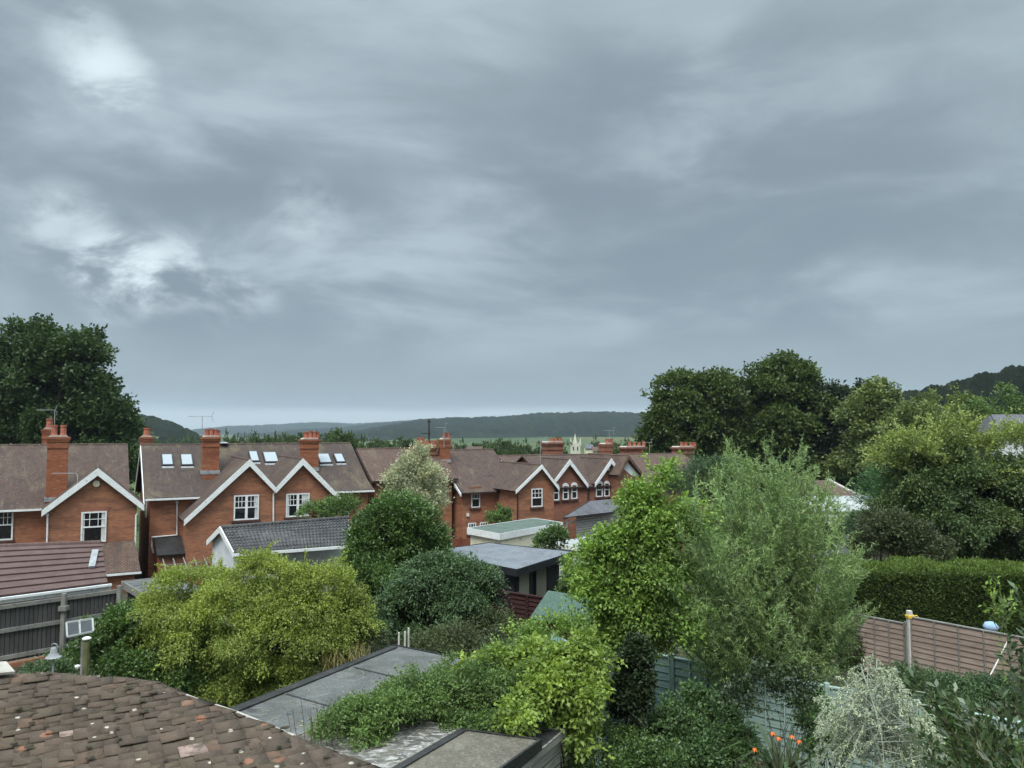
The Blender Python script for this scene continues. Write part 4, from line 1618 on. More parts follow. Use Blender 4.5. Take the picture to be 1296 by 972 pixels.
mb.bar(tuple(q + (0, 0, -.5)), tuple(fl + (ap - fl) * .36 + dn * .1 + (0, 0, -.6)), .1)
mb.build('post', 'fence_rail', g, worldspace=True)

# low white flat roofs to its right
for cpx, zf, lab in (([(700, 688), (740, 694), (790, 686), (740, 680.5)], 1.0, 'low white flat roofed store behind the dark garden room'),
                     ([(690, 702), (765, 706), (800, 694), (720, 690)], .4, 'long white slab roof just behind the dark garden room')):
    cs = [onz(x, y, zf) for x, y in cpx]
    g = building('store', lab, 'shed', sum(cs) / 4)
    flat_shed(g, cs, zf, .2, 'white_render', 'concrete_pale', 'white_paint', .15)

# sloped green felt roof shed
p0, p1_, p2_, p3_ = onz(671.5, 782, 2.15), onz(740, 795, 2.15), onz(764, 759, 2.95), onz(695, 747.5, 2.95)
g = building('shed', 'small shed with a sloping pale green felt roof beside the maroon fence', 'shed', (p0 + p1_) / 2)
mb = MB()
mb.slab([p0, p1_, p2_, p3_], .05)
mb.build('roof', 'felt_green', g, worldspace=True)
mb = MB()
ins = lambda q, o, k: q + (o - q) / np.linalg.norm(o - q) * k
a, b, c_, d_ = ins(p0, p2_, .3), ins(p1_, p3_, .3), ins(p2_, p0, .3), ins(p3_, p1_, .3)
for pts in (([a, b], .02), ([b, c_], .03), ([c_, d_], .02), ([d_, a], .03)):
    (u, v), th = pts
    nn = np.array([(v - u)[1], -(v - u)[0], 0])
    nn = nn / np.linalg.norm(nn)
    mb.prism([(u[0], u[1], .2), (v[0], v[1], .2), tuple(v + (0, 0, -.03)), tuple(u + (0, 0, -.03))], -nn * th)
mb.build('wall', 'maroon_boards', g, worldspace=True)

# big grey felt flat roof garage
zf = 2.7
A_ = onz(500, 819, zf)
d1 = (onz(590, 837.5, zf) - A_)
d1 /= np.linalg.norm(d1)
d2 = (onz(300, 897, zf) - A_)
d2 /= np.linalg.norm(d2)
cs = [A_, A_ + d1 * 3.2, A_ + d1 * 3.2 + d2 * 6, A_ + d2 * 6]
g = building('garage', 'garage under a big worn grey felt flat roof below the maple', 'garage', A_ + d2 * 3)
Wc = flat_shed(g, cs, zf, .2, 'old_boards', 'felt_grey', 'office_black', .12)
mb = MB()
a, b = A_ + d1 * .55 + d2 * .9, A_ + d1 * .6 + d2 * 4.6
mb.prism([(*(A_ + d2 * .1 + d1 * .02)[:2], zf + .031), (*(A_ + d2 * 5.9 + d1 * .02)[:2], zf + .031), (*(A_ + d2 * 5.9 + d1 * .24)[:2], zf + .031), (*(A_ + d2 * .1 + d1 * .16)[:2], zf + .031)], (0, 0, .03))
mb.build('roof_edging', 'felt_black', g, worldspace=True)
mb = MB()
for dv in (1.6, 3.4):
    p_ = A_ + d2 * dv + d1 * .26 + (0, 0, .031)
    q_ = A_ + d2 * (dv + .03) + d1 * 3.15 + (0, 0, .031)
    mb.prism([p_, q_, q_ + d2 * .035, p_ + d2 * .045], (0, 0, .008))
mb.build('felt_seams', 'felt_black', g, worldspace=True)
rl_ = np.random.default_rng(77)
nl_ = 500
uu_, vv_ = rl_.uniform(.25, 3.1, nl_), rl_.uniform(.1, 5.9, nl_)
w_ = rl_.uniform(0, 1, nl_) < np.clip(.25 + .5 * (uu_ / 3.1) + .4 * (uu_ < .45), 0, 1)
Pl = (A_ + d1 * uu_[:, None] + d2 * vv_[:, None] + np.array([0, 0, .04]))[w_]
o_ = quads_obj('leaf_litter', leaf_quads(Pl, rl_.normal(0, 1, (len(Pl), 3)) * [1, 1, .08], .05, .03, rl_, fold=.1, face_up=3), 'leaf_straw', g, tint=rl_.uniform(0, .6, len(Pl)))
o_['kind'] = 'stuff'
# pale sticks standing at its corner
for k, (px, h) in enumerate(((507, .42), (514.5, .40), (519, .50))):
    mb = MB()
    q = onz(px, 822, 2.2)
    q = np.array([q[0], 17.4 + .12 * k, 2.2])
    x = (px - 648) / F * q[1]
    mb.tube([(x, q[1], .4), (x + .01, q[1], 2.75 + h * .5)], .022, 6)
    o = mb.build('garden_cane', 'rope_white', None)
    tag(o, ['leftmost pale upright post behind the far corner of the grey felt roof', 'middle pale upright post behind the far corner of the grey felt roof', 'rightmost and tallest pale upright post behind the grey felt roof'][k], 'post', 'posts behind the grey felt roof')

# old shed at the bottom: flaking paint half and brown felt half
zf = 3.05
a, b = onz(583, 927, zf), onz(682, 940, zf)
dd = (b - a) / np.linalg.norm(b - a)
dp = np.array([dd[1], -dd[0], 0])
dp = -dp if dp[1] > 0 else dp
dp = onz(636, 973, zf) - b
dp /= np.linalg.norm(dp)
g = building('old_shed', 'old shed at the bottom with a brown felt roof and turquoise door', 'shed', a + dp * 1.2)
l = np.linalg.norm(b - a)
cs = [a, b, b + dp * 2.6, a + dp * 2.6]
Wc = flat_shed(g, cs, zf, .1, 'turquoise_paint', 'felt_brown', 'felt_black', .1, fz=.1)
mb = MB()
mb.slab([a - dd * .02 + (0, 0, .035), a - dd * .02 + dp * 2.6 + (0, 0, .035), a + dd * .1 + dp * 2.6 + (0, 0, .035), a + dd * .1 + (0, 0, .035)], .02)
mb.build('roof_edging', 'felt_black', g, worldspace=True)
g = building('old_shed', 'old shed roof patched with flaking white paint left of the brown felt roof', 'shed', a + dp * 1.2 - dd)
l2 = -dd
cs2 = [a - dd * .04 - (0, 0, .0), a + l2 * 1.75 - dp * .15, a + l2 * 2.1 + dp * 2.6, a - dd * .04 + dp * 2.6]
flat_shed(g, cs2, zf + .02, .1, 'old_boards', 'flaking_paint', 'old_boards', .1, fz=.1)
zf = 2.85
a2, b2_ = onz(672, 934, zf), onz(713, 929, zf)
g = building('old_shed', 'small weathered board lean-to with a black felt top right of the brown roof', 'shed', b2_)
a2 = onz(655, 925, zf)
b2_ = onz(713, 927, zf)
dq = onz(686, 950, zf) - b2_
dq /= np.linalg.norm(dq)
cs = [a2, b2_, b2_ + dq * 1.9, a2 + dq * 1.9]
flat_shed(g, cs, zf, .08, 'old_boards', 'felt_black', 'old_boards', .05, fz=.06)


# ------------------------------------------------------------------ fences


def lap_fence(root, a, b, ztop, h, mat, panel=1.83, posts='fence_rail', cap=True, boards=11, batt=4, postmat=None, za=None, first_post=False, gap=.0):
    """run of overlapped horizontal-board panels from a to b (xy), facing the camera side"""
    a, b = np.array([a[0], a[1], 0.0]), np.array([b[0], b[1], 0.0])
    L = np.linalg.norm(b - a)
    d = (b - a) / L
    nn = np.array([d[1], -d[0], 0])
    if nn[1] > 0:
        nn = -nn
    n = max(1, round(L / panel))
    rng = random.Random(n * 31 + int(h * 10))
    for i in range(n):
        q0, q1 = a + d * L * i / n + d * .05, a + d * L * (i + 1) / n - d * .05
        z0 = ztop(i / n) if callable(ztop) else ztop
        mb = MB()
        bh = h / boards
        for k in range(boards):
            zb = z0 - h + k * bh
            w1, w2 = rng.uniform(-.012, .012), rng.uniform(-.012, .012)
            segs = 6
            for s_ in range(segs):
                u0, u1 = s_ / segs, (s_ + 1) / segs
                f = lambda u: math.sin(u * 7 + k * 2.3 + i) * .008
                pa, pb = q0 + (q1 - q0) * u0, q0 + (q1 - q0) * u1
                mb.prism([tuple(pa + nn * .035 + (0, 0, zb - .02 + f(u0))), tuple(pb + nn * .035 + (0, 0, zb - .02 + f(u1))), tuple(pb + nn * .008 + (0, 0, zb + bh)), tuple(pa + nn * .008 + (0, 0, zb + bh))], -nn * .012)
        mb.build('fence_panel', mat, root, worldspace=True)
        fr = MB()
        for k in range(batt + 1):
            q = q0 + (q1 - q0) * (k / batt)
            fr.bar(tuple(q + nn * .045 + (0, 0, z0 - h)), tuple(q + nn * .045 + (0, 0, z0)), .035, .02)
        if cap:
            fr.bar(tuple(q0 + (0, 0, z0 + .015)), tuple(q1 + (0, 0, z0 + .015)), .09, .03)
        fr.build('frame', posts, root, worldspace=True)
    for i in range(n + 1):
        q = a + d * L * i / n
        z0 = ztop(min(i, n - 1) / n) if callable(ztop) else ztop
        mb = MB()
        mb.bar(tuple(q + (0, 0, z0 - h - .3)), tuple(q + (0, 0, z0 + .08)), .09)
        mb.build('post', postmat or posts, root, worldspace=True)


# turquoise fence across the middle and right
zt = 2.3
fa, fb = onz(768, 817, zt), onz(1300, 917, zt)
g = building('fence', 'turquoise painted lap fence running behind the shrubs to the lower right', 'fence', (fa + fb) / 2)
lap_fence(g, fa, fb, zt, 1.85, 'lap_turquoise', posts='turquoise_paint')
# its return towards the sheds, hidden by the hop
g = building('fence', 'pale turquoise fence end beside the yellow-green climber', 'fence', fa)
lap_fence(g, fa + (-.05, -.15, 0), fa + (-.62, -3.6, 0), zt, 1.85, 'lap_turquoise', posts='turquoise_paint')
# pale green fence top, between felt roof and green shed
zt2 = 2.45
u0, u1, u2 = onz(600, 851, zt2), onz(704, 803, zt2), onz(722, 815, zt2)
g = building('shed', 'pale green painted shed top showing above the climbers', 'shed', (u0 + u1) / 2)
mb = MB()
mb.prism([(u0[0], u0[1], .3), (u1[0], u1[1], .3), tuple(u1), tuple(u0)], (.03, -.03, 0))
mb.prism([(u1[0], u1[1], .3), (u2[0], u2[1], .3), tuple(u2), tuple(u1 + (0, 0, .0))], (.02, .04, 0))
mb.build('wall', 'turquoise_paint', g, worldspace=True)
mb = MB()
mb.slab([u0 + (.02, -.02, .03), u1 + (.02, -.02, .03), u2 + (0, 0, -.45), u0 + (.9, -.35, -.45)], .04)
mb.bar(tuple(u0 + (0, 0, .05)), tuple(u1 + (0, 0, .05)), .07, .04)
mb.build('roof', 'felt_green', g, worldspace=True)

# brown lap fence, right
zt = 2.2
ga, gb = onz(1151, 781, zt), onz(1286, 806, zt)
dgf = (gb - ga) / np.linalg.norm(gb - ga)
g = building('fence', 'reddish brown lap fence below the long hedge with a tall post', 'fence', (ga + gb) / 2)
lap_fence(g, ga, ga + dgf * 3.2, zt, 1.8, 'lap_brown', panel=3.2, boards=12, batt=5)
mb = MB()
mb.bar((ga[0], ga[1], 0), (ga[0], ga[1], zt + .18), .12)
mb.build('post', 'rope_white', g, worldspace=True)
g2 = building('fence', 'sun-bleached lap fence section left of the tall post', 'fence', ga)
lap_fence(g2, ga - dgf * 3.7 + (0, .0, 0), ga - dgf * .1, zt - .22, 1.6, 'lap_brown', panel=1.83, boards=11)
mb = MB()
for k in range(5):
    z = zt - .02 + k * .018
    pts = [(ga[0] + .085 * math.cos(x) * (1 + .1 * k), ga[1] + .085 * math.sin(x), z + .01 * math.sin(2 * x)) for x in np.linspace(0, 2 * math.pi, 12)]
    mb.tube(pts, .012, 5)
mb.tube([(ga[0] + .08, ga[1] - .06, zt + .04), (ga[0] + .17, ga[1] - .07, zt + .06), (ga[0] + .24, ga[1] - .08, zt + .0), (ga[0] + .12, ga[1] - .08, zt - .05)], .018, 5)
tag(mb.build('rope', 'yellow_rope', None, recalc=False), 'yellow rope tied round the top of the fence post', 'rope')
mb = MB()
mb.tube([at(1277, 808, 19.0), at(1262, 838, 18.8), at(1242, 876, 18.4), at(1222, 886, 17.6)], .018, 5)
tag(mb.build('cable', 'rope_white', None, recalc=False), 'pale cord hanging diagonally across the brown fence', 'cord')
# bright cloth things by the hedge
mb = MB()
rngc = np.random.default_rng(5)
q = at(1254, 793, 20.6)
mb.lathe(q, [(.02, .14), (.14, .1), (.2, 0.0), (.12, -.12), (.02, -.14)], 9)
tag(mb.build('bag', 'blue_cloth', None, smooth=True), 'blue and white bag on top of the fence under the hedge', 'bag')

# grey close board fence, left
zt = 2.15
fa, fb = onz(-70, 776, zt), onz(152, 745, zt)
g = building('fence', 'weathered grey board fence with three rails at the left edge', 'fence', (fa + fb) / 2)
d = (fb - fa) / np.linalg.norm(fb - fa)
nn = np.array([d[1], -d[0], 0])
Lf = np.linalg.norm(fb - fa)
mb = MB()
x = 0
rg2 = random.Random(3)
while x < Lf:
    w_ = .125
    p_, q_ = fa + d * x, fa + d * (x + w_ - .006)
    dz = rg2.uniform(-.012, .012)
    mb.prism([(p_[0], p_[1], zt - 1.75), (q_[0], q_[1], zt - 1.75), (q_[0], q_[1], zt + dz), (p_[0], p_[1], zt + dz)], -nn * (.012 + rg2.uniform(0, .008)))
    x += w_
mb.build('boards', 'fence_grey', g, worldspace=True)
for zz in (-.06, -.78, -1.6):
    mb = MB()
    mb.bar(tuple(fa + nn * .04 + (0, 0, zz)), tuple(fb + nn * .04 + (0, 0, zz)), .06, .12)
    mb.build('rail', 'fence_rail', g, worldspace=True)
for px in (80, 150, -58):
    q = onz(px, 776 - (px + 70) * .1396, zt)
    mb = MB()
    mb.bar(tuple(q + nn * .1 + (0, 0, -2.0)), tuple(q + nn * .1 + (0, 0, .12)), .13)
    if px == 80:
        mb.bar(tuple(q + nn * .12 + (0, 0, -.42)), tuple(q + nn * .12 + (0, 0, -.27)), .24)
    mb.build('post', 'fence_rail', g, worldspace=True)
# low brick wall and gravelly ledge under the fence
mb = MB()
for a_, b_ in (((fa + nn * .02), (fb - d * 2.2 + nn * .02)),):
    mb.prism([(a_[0], a_[1], -.4), (b_[0], b_[1], -.4), (b_[0], b_[1], zt - 1.76), (a_[0], a_[1], zt - 1.76)], nn * .2)
tag(mb.build('low_wall', 'brick', None), 'low brick wall beneath the grey board fence', 'wall')
lz = .25
l0, l1 = onz(-60, 838, lz), onz(66, 822, lz)
mb = MB()
e0, e1_ = onz(-60, 860, lz), onz(75, 828, lz)
mb.slab([l0, l1, e1_, e0], .08)
tag(mb.build('coping', 'pale_gravel', None), 'pale gritty ledge running below the low brick wall', 'ledge')

# maroon fence by the garden office
zt = 1.95
fa, fb = onz(600, 744, zt), onz(692, 758, zt)
g = building('fence', 'dark maroon panel fence in front of the garden room', 'fence', (fa + fb) / 2)
d = (fb - fa) / np.linalg.norm(fb - fa)
nn = np.array([d[1], -d[0], 0])
Lf = np.linalg.norm(fb - fa)
n = 4
for i in range(n):
    p_, q_ = fa + d * Lf * i / n, fa + d * Lf * (i + 1) / n
    mb = MB()
    for k in range(12):
        z0 = zt - 1.8 + k * .15
        mb.prism([tuple(p_ * [1, 1, 0] + (0, 0, z0) + nn * .03), tuple(q_ * [1, 1, 0] + (0, 0, z0) + nn * .03), tuple(q_ * [1, 1, 0] + (0, 0, z0 + .155)), tuple(p_ * [1, 1, 0] + (0, 0, z0 + .155))], -nn * .012)
    mb.build('fence_panel', 'maroon_boards', g, worldspace=True)
for i in range(n + 1):
    p_ = fa + d * Lf * i / n
    mb = MB()
    mb.bar((p_[0] + nn[0] * .05, p_[1] + nn[1] * .05, -.3), (p_[0] + nn[0] * .05, p_[1] + nn[1] * .05, zt + .02), .08)
    mb.build('post', 'maroon_boards', g, worldspace=True)
mb = MB()
mb.bar(tuple(fa + (0, 0, .03)), tuple(fb + (0, 0, .03)), .1, .05)
mb.build('rail', 'maroon_boards', g, worldspace=True)

# small red-brown fence beside the cream garage
zt = .95
fa, fb = onz(562, 682, zt), onz(604, 681, zt)
g = building('fence', 'short red-brown fence left of the cream garage', 'fence', (fa + fb) / 2)
mb = MB()
mb.prism([(fa[0], fa[1], -1.4), (fb[0], fb[1], -1.4), tuple(fb), tuple(fa)], (.02, -.05, 0))
mb.build('fence_panel', 'red_boards', g, worldspace=True)
mb = MB()
for u in (0, .5, 1):
    q = fa + (fb - fa) * u
    mb.bar((q[0], q[1] - .1, -1.4), (q[0], q[1] - .1, zt + .12), .1)
    mb.build('post', 'red_boards', g, worldspace=True)
    mb = MB()

# ------------------------------------------------------------------ camera-side tiled roof, lower left
cdir = np.array([math.cos(R(30)), math.sin(R(30)), 0])
slope = R(9)
udir = np.array([-math.sin(R(30)) * math.cos(slope), math.cos(R(30)) * math.cos(slope), math.sin(slope)])
nrmv = np.cross(cdir, udir)
P0 = at(110, 857, 6.2)
outline = [(-60, 849), (0, 853), (60, 855), (110, 858), (160, 863), (203, 869), (240, 884), (300, 904), (370, 933), (430, 958), (470, 973), (520, 992), (560, 1040), (-60, 1080)]
poly2 = []
for px, py in outline:
    q = onplane(px, py, P0, nrmv)
    poly2.append((float(np.dot(q - P0, cdir)), float(np.dot(q - P0, udir))))
poly2 = np.array(poly2)


def inside(pts, poly):
    x, y = pts[:, 0], pts[:, 1]
    r_ = np.zeros(len(pts), bool)
    j = len(poly) - 1
    for i in range(len(poly)):
        xi, yi = poly[i]
        xj, yj = poly[j]
        c_ = ((yi > y) != (yj > y)) & (x < (xj - xi) * (y - yi) / (yj - yi + 1e-12) + xi)
        r_ ^= c_
        j = i
    return r_


bq = P0
g = thing('house', 'own house extension with an old mossy clay-tiled roof at the lower left', 'house', (P0[0], P0[1] - .5, .5))
tw, te = 0.175, 0.078
cs_, us_ = np.arange(poly2[:, 0].min() - .3, poly2[:, 0].max() + .3, tw), np.arange(poly2[:, 1].min() - .2, poly2[:, 1].max() + .2, te)
CC, UU = np.meshgrid(cs_, us_)
rowi = np.arange(len(us_))[:, None]
rt = np.random.default_rng(21)
CC = CC + (rowi % 2) * tw / 2 + rt.normal(0, .004, CC.shape)
UU = UU + rt.normal(0, .006, UU.shape) + .012 * np.sin(CC * 2.3)
cen = np.stack([CC.ravel(), UU.ravel()], 1)
vp, rp = poly2[5:13], poly2[:6]
cedge = lambda u_: np.interp(-u_, -vp[:, 1], vp[:, 0], left=1e3)
uedge = lambda c_: np.interp(c_, rp[:, 0], rp[:, 1])
cedge_c = lambda u_: np.where(u_ > vp[0, 1], vp[0, 0], cedge(u_))
keep = (cen[:, 0] - tw * .35 < cedge_c(cen[:, 1])) & (cen[:, 1] - te * .1 < uedge(cen[:, 0])) & (cen[:, 1] > poly2[:, 1].min())
cen = cen[keep]
n = len(cen)
hw, ln, th = tw * .497, te * 1.9, .0075
cam_b = .010
Vt = []
rot = rt.normal(0, .025, n)
tilt = rt.normal(0, .035, n)
lift = np.clip(rt.normal(.0, .004, n), -.006, .012) + (rt.uniform(0, 1, n) > .97) * .014
corners = [(-hw, -te * .5), (hw, -te * .5), (hw, -te * .5 + ln), (-hw, -te * .5 + ln)]
sagf = lambda c_, u_: .03 * np.sin(c_ * 1.3) + .02 * np.sin(u_ * 2.1 + 1)
layers = []
for top in (1, 0):
    for kx, (a_, b_) in enumerate(corners):
        ca = cen[:, 0] + a_ * np.cos(rot) - b_ * np.sin(rot)
        ub = cen[:, 1] + a_ * np.sin(rot) + b_ * np.cos(rot)
        ca = np.minimum(ca, cedge_c(ub) + rt.normal(0, .003, n))
        ub = np.minimum(ub, uedge(ca) + .03)
        hgt = (th * 1.35 if b_ < 0 else .004) + lift * (1 if b_ < 0 else .3) + tilt * a_ + sagf(cen[:, 0], cen[:, 1]) + rt.normal(0, .0015, n)
        if not top:
            hgt = hgt - th
        layers.append(P0 + ca[:, None] * cdir + ub[:, None] * udir + hgt[:, None] * nrmv)
Vt = np.stack(layers, 1).reshape(-1, 3)
base = (np.arange(n) * 8)[:, None]
Fq = np.concatenate([base + np.array(f_) for f_ in ([0, 1, 2, 3], [4, 5, 1, 0], [5, 6, 2, 1], [7, 4, 0, 3])])
tt = rt.uniform(0, .93, n)
hot = rt.uniform(0, 1, n)
right = np.clip((cen[:, 0] - poly2[:, 0].min()) / np.ptp(poly2[:, 0]), 0, 1)
tt = np.where(hot > .985 - .04 * right, rt.uniform(.94, 1.0, n), tt)
quads_obj('roof_tiles', Vt, 'old_clay_tile', g, tint=np.tile(tt, 4), F_=Fq)
# slab under the tiles, mortar verge, walls
shr = poly2 * .985
mb = MB()
mb.prism([P0 + c_ * cdir + u_ * udir - nrmv * .16 for c_, u_ in shr], nrmv * .12)
mb.build('roof_deck', 'wood_brown', g, worldspace=True)
mb = MB()
for (ax, ay), (bx_, by_) in zip(outline[5:8], outline[6:9]):
    a_ = onplane(ax, ay, P0, nrmv)
    b_ = onplane(bx_, by_, P0, nrmv)
    mb.bar(tuple(a_ - nrmv * .02), tuple(b_ - nrmv * .02), .05, .06)
mb.build('mortar_verge', 'mortar', g, worldspace=True)
mb = MB()
wl_ = [P0 + c_ * cdir + u_ * udir for c_, u_ in poly2 * .93]
nW = len(wl_)
for i in range(nW):
    a_, b_ = wl_[i], wl_[(i + 1) % nW]
    mb.poly([(a_[0], a_[1], -.2), (b_[0], b_[1], -.2), tuple(b_ - nrmv * .12), tuple(a_ - nrmv * .12)])
mb.build('wall', 'brick', g, worldspace=True, recalc=False)
# moss cushions
Vm, Fm = [], []
mb = MB()
rm = np.random.default_rng(9)
for i in range(120):
    c_, u_ = cen[rm.integers(0, n)]
    u_ -= te * .45
    q = P0 + c_ * cdir + u_ * udir + nrmv * (.03 + sagf(c_, u_))
    a_ = rm.uniform(.008, .022)
    l_ = rm.uniform(1, 2.2)
    i0 = len(mb.v)
    for ring, hh in ((1.0, 0), (.8, .6), (.35, .95)):
        for j in range(8):
            an = j * math.pi / 4
            rj = a_ * ring * rm.uniform(.8, 1.2)
            mb.v.append(tuple(q + cdir * rj * l_ * math.cos(an) + udir * rj * math.sin(an) + nrmv * a_ * .6 * hh))
    for k in range(2):
        for j in range(8):
            mb.f.append((i0 + k * 8 + j, i0 + k * 8 + (j + 1) % 8, i0 + k * 8 + 8 + (j + 1) % 8, i0 + k * 8 + 8 + j))
    mb.f.append(tuple(range(i0 + 16, i0 + 24)))
mo = mb.build('moss', 'moss', g, smooth=True, worldspace=True, recalc=False)
mo['kind'] = 'stuff'
# flat pink tile lying on the ridge at far left
mb = MB()
q = onplane(0, 858, P0, nrmv)
mb.slab([q - cdir * .35 + nrmv * .06 - udir * .05, q + cdir * .10 + nrmv * .04 - udir * .05, q + cdir * .03 + nrmv * .06 + udir * .12, q - cdir * .35 + nrmv * .09 + udir * .12], .02)
tag(mb.build('slab', 'mortar', None), 'flat pinkish slab lying on the roof edge at the far left', 'slab')

# ------------------------------------------------------------------ vegetation


def tree(name, label, cat, basepx, Y, mat, lobes, n_twig, per, tl, L, Wd, r0=.15, group=None, trunkmat='bark', nlimb=14, fork=.35, stems=1, crownname='crown', trunkname='trunk', base=None, **kw):
    if base is None:
        x = (basepx - 648) / F * Y
        base = (x, Y, ground(Y))
    root = thing(name, label, cat, base, 0, group)
    cl = crown(root, mat, lobes, n_twig, per, tl, L, Wd, name=crownname, **kw)
    limbs(root, base, cl, r0, trunkmat, trunkname, nlimb, fork=fork, stems=stems, seed=kw.get('seed', 1))
    return root


# big dark tree, left
Y = 78
tree('lime_tree', 'big dark green tree rising behind the left brick house', 'tree', 70, Y, 'leaf_lime_dark',
     [LB(44, 452, Y, 40, 38), (LB(100, 462, Y, 36, 38)), LB(15, 485, Y, 48, 42), LB(70, 500, Y, 48, 48), LB(125, 512, Y, 30, 34), LB(20, 540, Y, 60, 40), LB(90, 550, Y, 60, 45), LB(134, 562, Y, 26, 33), LB(-40, 520, Y, 50, 70), LB(110, 600, Y, 60, 40)],
     15000, 6, .9, .42, .26, r0=.5, sub=30, subr=.27, nlimb=40, seed=4, up=.2, spread=.9, rin=.45)
Y = 88
big = [
    ('tall rounded tree at the left end of the big dark group', [LB(845, 540, Y, 26, 45), LB(868, 525, Y, 30, 45), LB(855, 580, Y, 36, 40)], 'leaf_big_right', 860, 5200),
    ('broad rounded tree second in the big dark group', [LB(905, 512, Y, 34, 36), LB(900, 550, Y, 44, 45), LB(925, 590, Y, 46, 40)], 'leaf_big_right', 905, 6500),
    ('tallest peaked tree of the big dark group', [LB(998, 480, Y, 26, 24), LB(960, 508, Y, 34, 32), LB(1005, 512, Y, 38, 34), LB(975, 550, Y, 50, 50), LB(990, 600, Y, 55, 40)], 'leaf_big_right', 990, 9000),
    ('very dark layered tree at the right of the big dark group', [LB(1050, 515, Y, 30, 30), LB(1080, 545, Y, 34, 36), LB(1045, 560, Y, 40, 45), LB(1070, 600, Y, 48, 40)], 'leaf_very_dark', 1060, 7000),
]
for i, (lab, lobes, mt, bx_, nt_) in enumerate(big):
    tree('lime_tree', lab, 'tree', bx_, Y + i * 1.5, mt, lobes, nt_, 6, .9, .42, .27, r0=.45, sub=24, subr=.34, nlimb=14, seed=20 + i, up=.15, spread=.9, flat=.75)
Y = 80
tree('birch_tree', 'thin topped olive tree between the big dark group and the wooded hill', 'tree', 1110, Y, 'leaf_yellowish', [LB(1110, 505, Y, 22, 18), LB(1100, 545, Y, 30, 30), LB(1125, 570, Y, 36, 35), LB(1090, 590, Y, 30, 30)], 3200, 6, .8, .36, .22, r0=.25, sub=20, subr=.34, seed=31, spread=.9)
Y = 70
tree('round_tree', 'domed yellow-green tree in front of the wooded hillside', 'tree', 1190, Y, 'leaf_yellowish', [LB(1195, 532, Y, 52, 32), LB(1160, 550, Y, 36, 30), LB(1230, 550, Y, 34, 30), LB(1190, 580, Y, 70, 40)], 5500, 6, .5, .28, .18, r0=.3, sub=34, subr=.26, seed=32, flat=.6, rin=.75, spread=.8)
Y = 60
tree('roadside_tree', 'slender light tree by the white house at the right edge', 'tree', 1260, Y, 'leaf_jasmine', [LB(1235, 520, Y, 8, 16), LB(1272, 510, Y, 12, 18), LB(1290, 535, Y, 22, 20), LB(1258, 545, Y, 22, 22), LB(1228, 560, Y, 22, 25)], 1600, 5, .5, .22, .13, r0=.15, sub=14, subr=.4, seed=33)

# large tree in the garden at right
Y = 33
tree('cherry_tree', 'large spreading garden tree behind the long hedge at the right', 'tree', 1225, Y, 'leaf_cherry',
     [LB(1225, 605, Y, 58, 36), LB(1165, 612, Y, 36, 26), LB(1285, 612, Y, 48, 42), LB(1195, 655, Y, 62, 36), LB(1270, 665, Y, 50, 36), LB(1142, 650, Y, 28, 20), LB(1215, 690, Y, 50, 20), LB(1285, 700, Y, 36, 16)],
     19000, 6, .42, .145, .07, r0=.22, sub=26, subr=.32, flat=.5, up=-.05, droop=.35, nlimb=26, seed=40, spread=.7, shoots=160, shoot_len=1.0, shoot_up=.1)
tree('cherry_tree', 'yellow-green sprays of a young tree rising above the large garden tree', 'tree', 1200, Y - 1, 'leaf_spray',
     [LB(1195, 565, Y, 20, 24), LB(1150, 572, Y, 26, 12), LB(1240, 578, Y, 20, 24), LB(1275, 565, Y, 22, 20), LB(1170, 592, Y, 30, 16), LB(1215, 555, Y, 7, 24), LB(1250, 605, Y, 34, 18), LB(1130, 590, Y, 16, 10)],
     1700, 6, .45, .15, .065, r0=.12, sub=18, subr=.38, nlimb=20, seed=41, up=.5, spread=.6, shoots=130, shoot_len=1.3, shoot_up=.9)
tree('shrub', 'spiky fresh green shrub left of the large garden tree', 'shrub', 1130, 36, 'leaf_bluegreen', [LB(1130, 612, 36, 28, 22), LB(1150, 625, 36, 24, 20), LB(1112, 625, 36, 18, 14)], 1400, 7, .5, .22, .04, r0=.05, sub=16, subr=.4, seed=42, up=.3, spread=.4, stems=3)
tree('shrub', 'reddish brown shrub above the left end of the long hedge', 'shrub', 1130, 27, 'leaf_redbrown', [LB(1110, 685, 27, 30, 22), LB(1150, 695, 27, 34, 20), LB(1175, 700, 27, 26, 16), LB(1120, 665, 27, 22, 16)], 3600, 6, .25, .09, .05, r0=.05, sub=18, subr=.38, seed=43, stems=3)
tree('shrub', 'dark leafy screen of bushes behind the feathery shrub', 'shrub', 960, 40, 'leaf_big_right', [LB(930, 625, 40, 40, 26), LB(975, 640, 40, 36, 30), LB(1010, 680, 36, 40, 22), LB(940, 690, 36, 50, 30)], 4500, 6, .35, .14, .08, r0=.08, sub=20, subr=.34, seed=121, stems=3)
tree('shrub', 'grey green low shrub under the white conservatory', 'shrub', 1095, 30, 'leaf_dusky', [LB(1085, 672, 30, 22, 16), LB(1110, 668, 30, 16, 12)], 1200, 6, .25, .1, .05, r0=.04, sub=14, subr=.4, seed=44, stems=3)

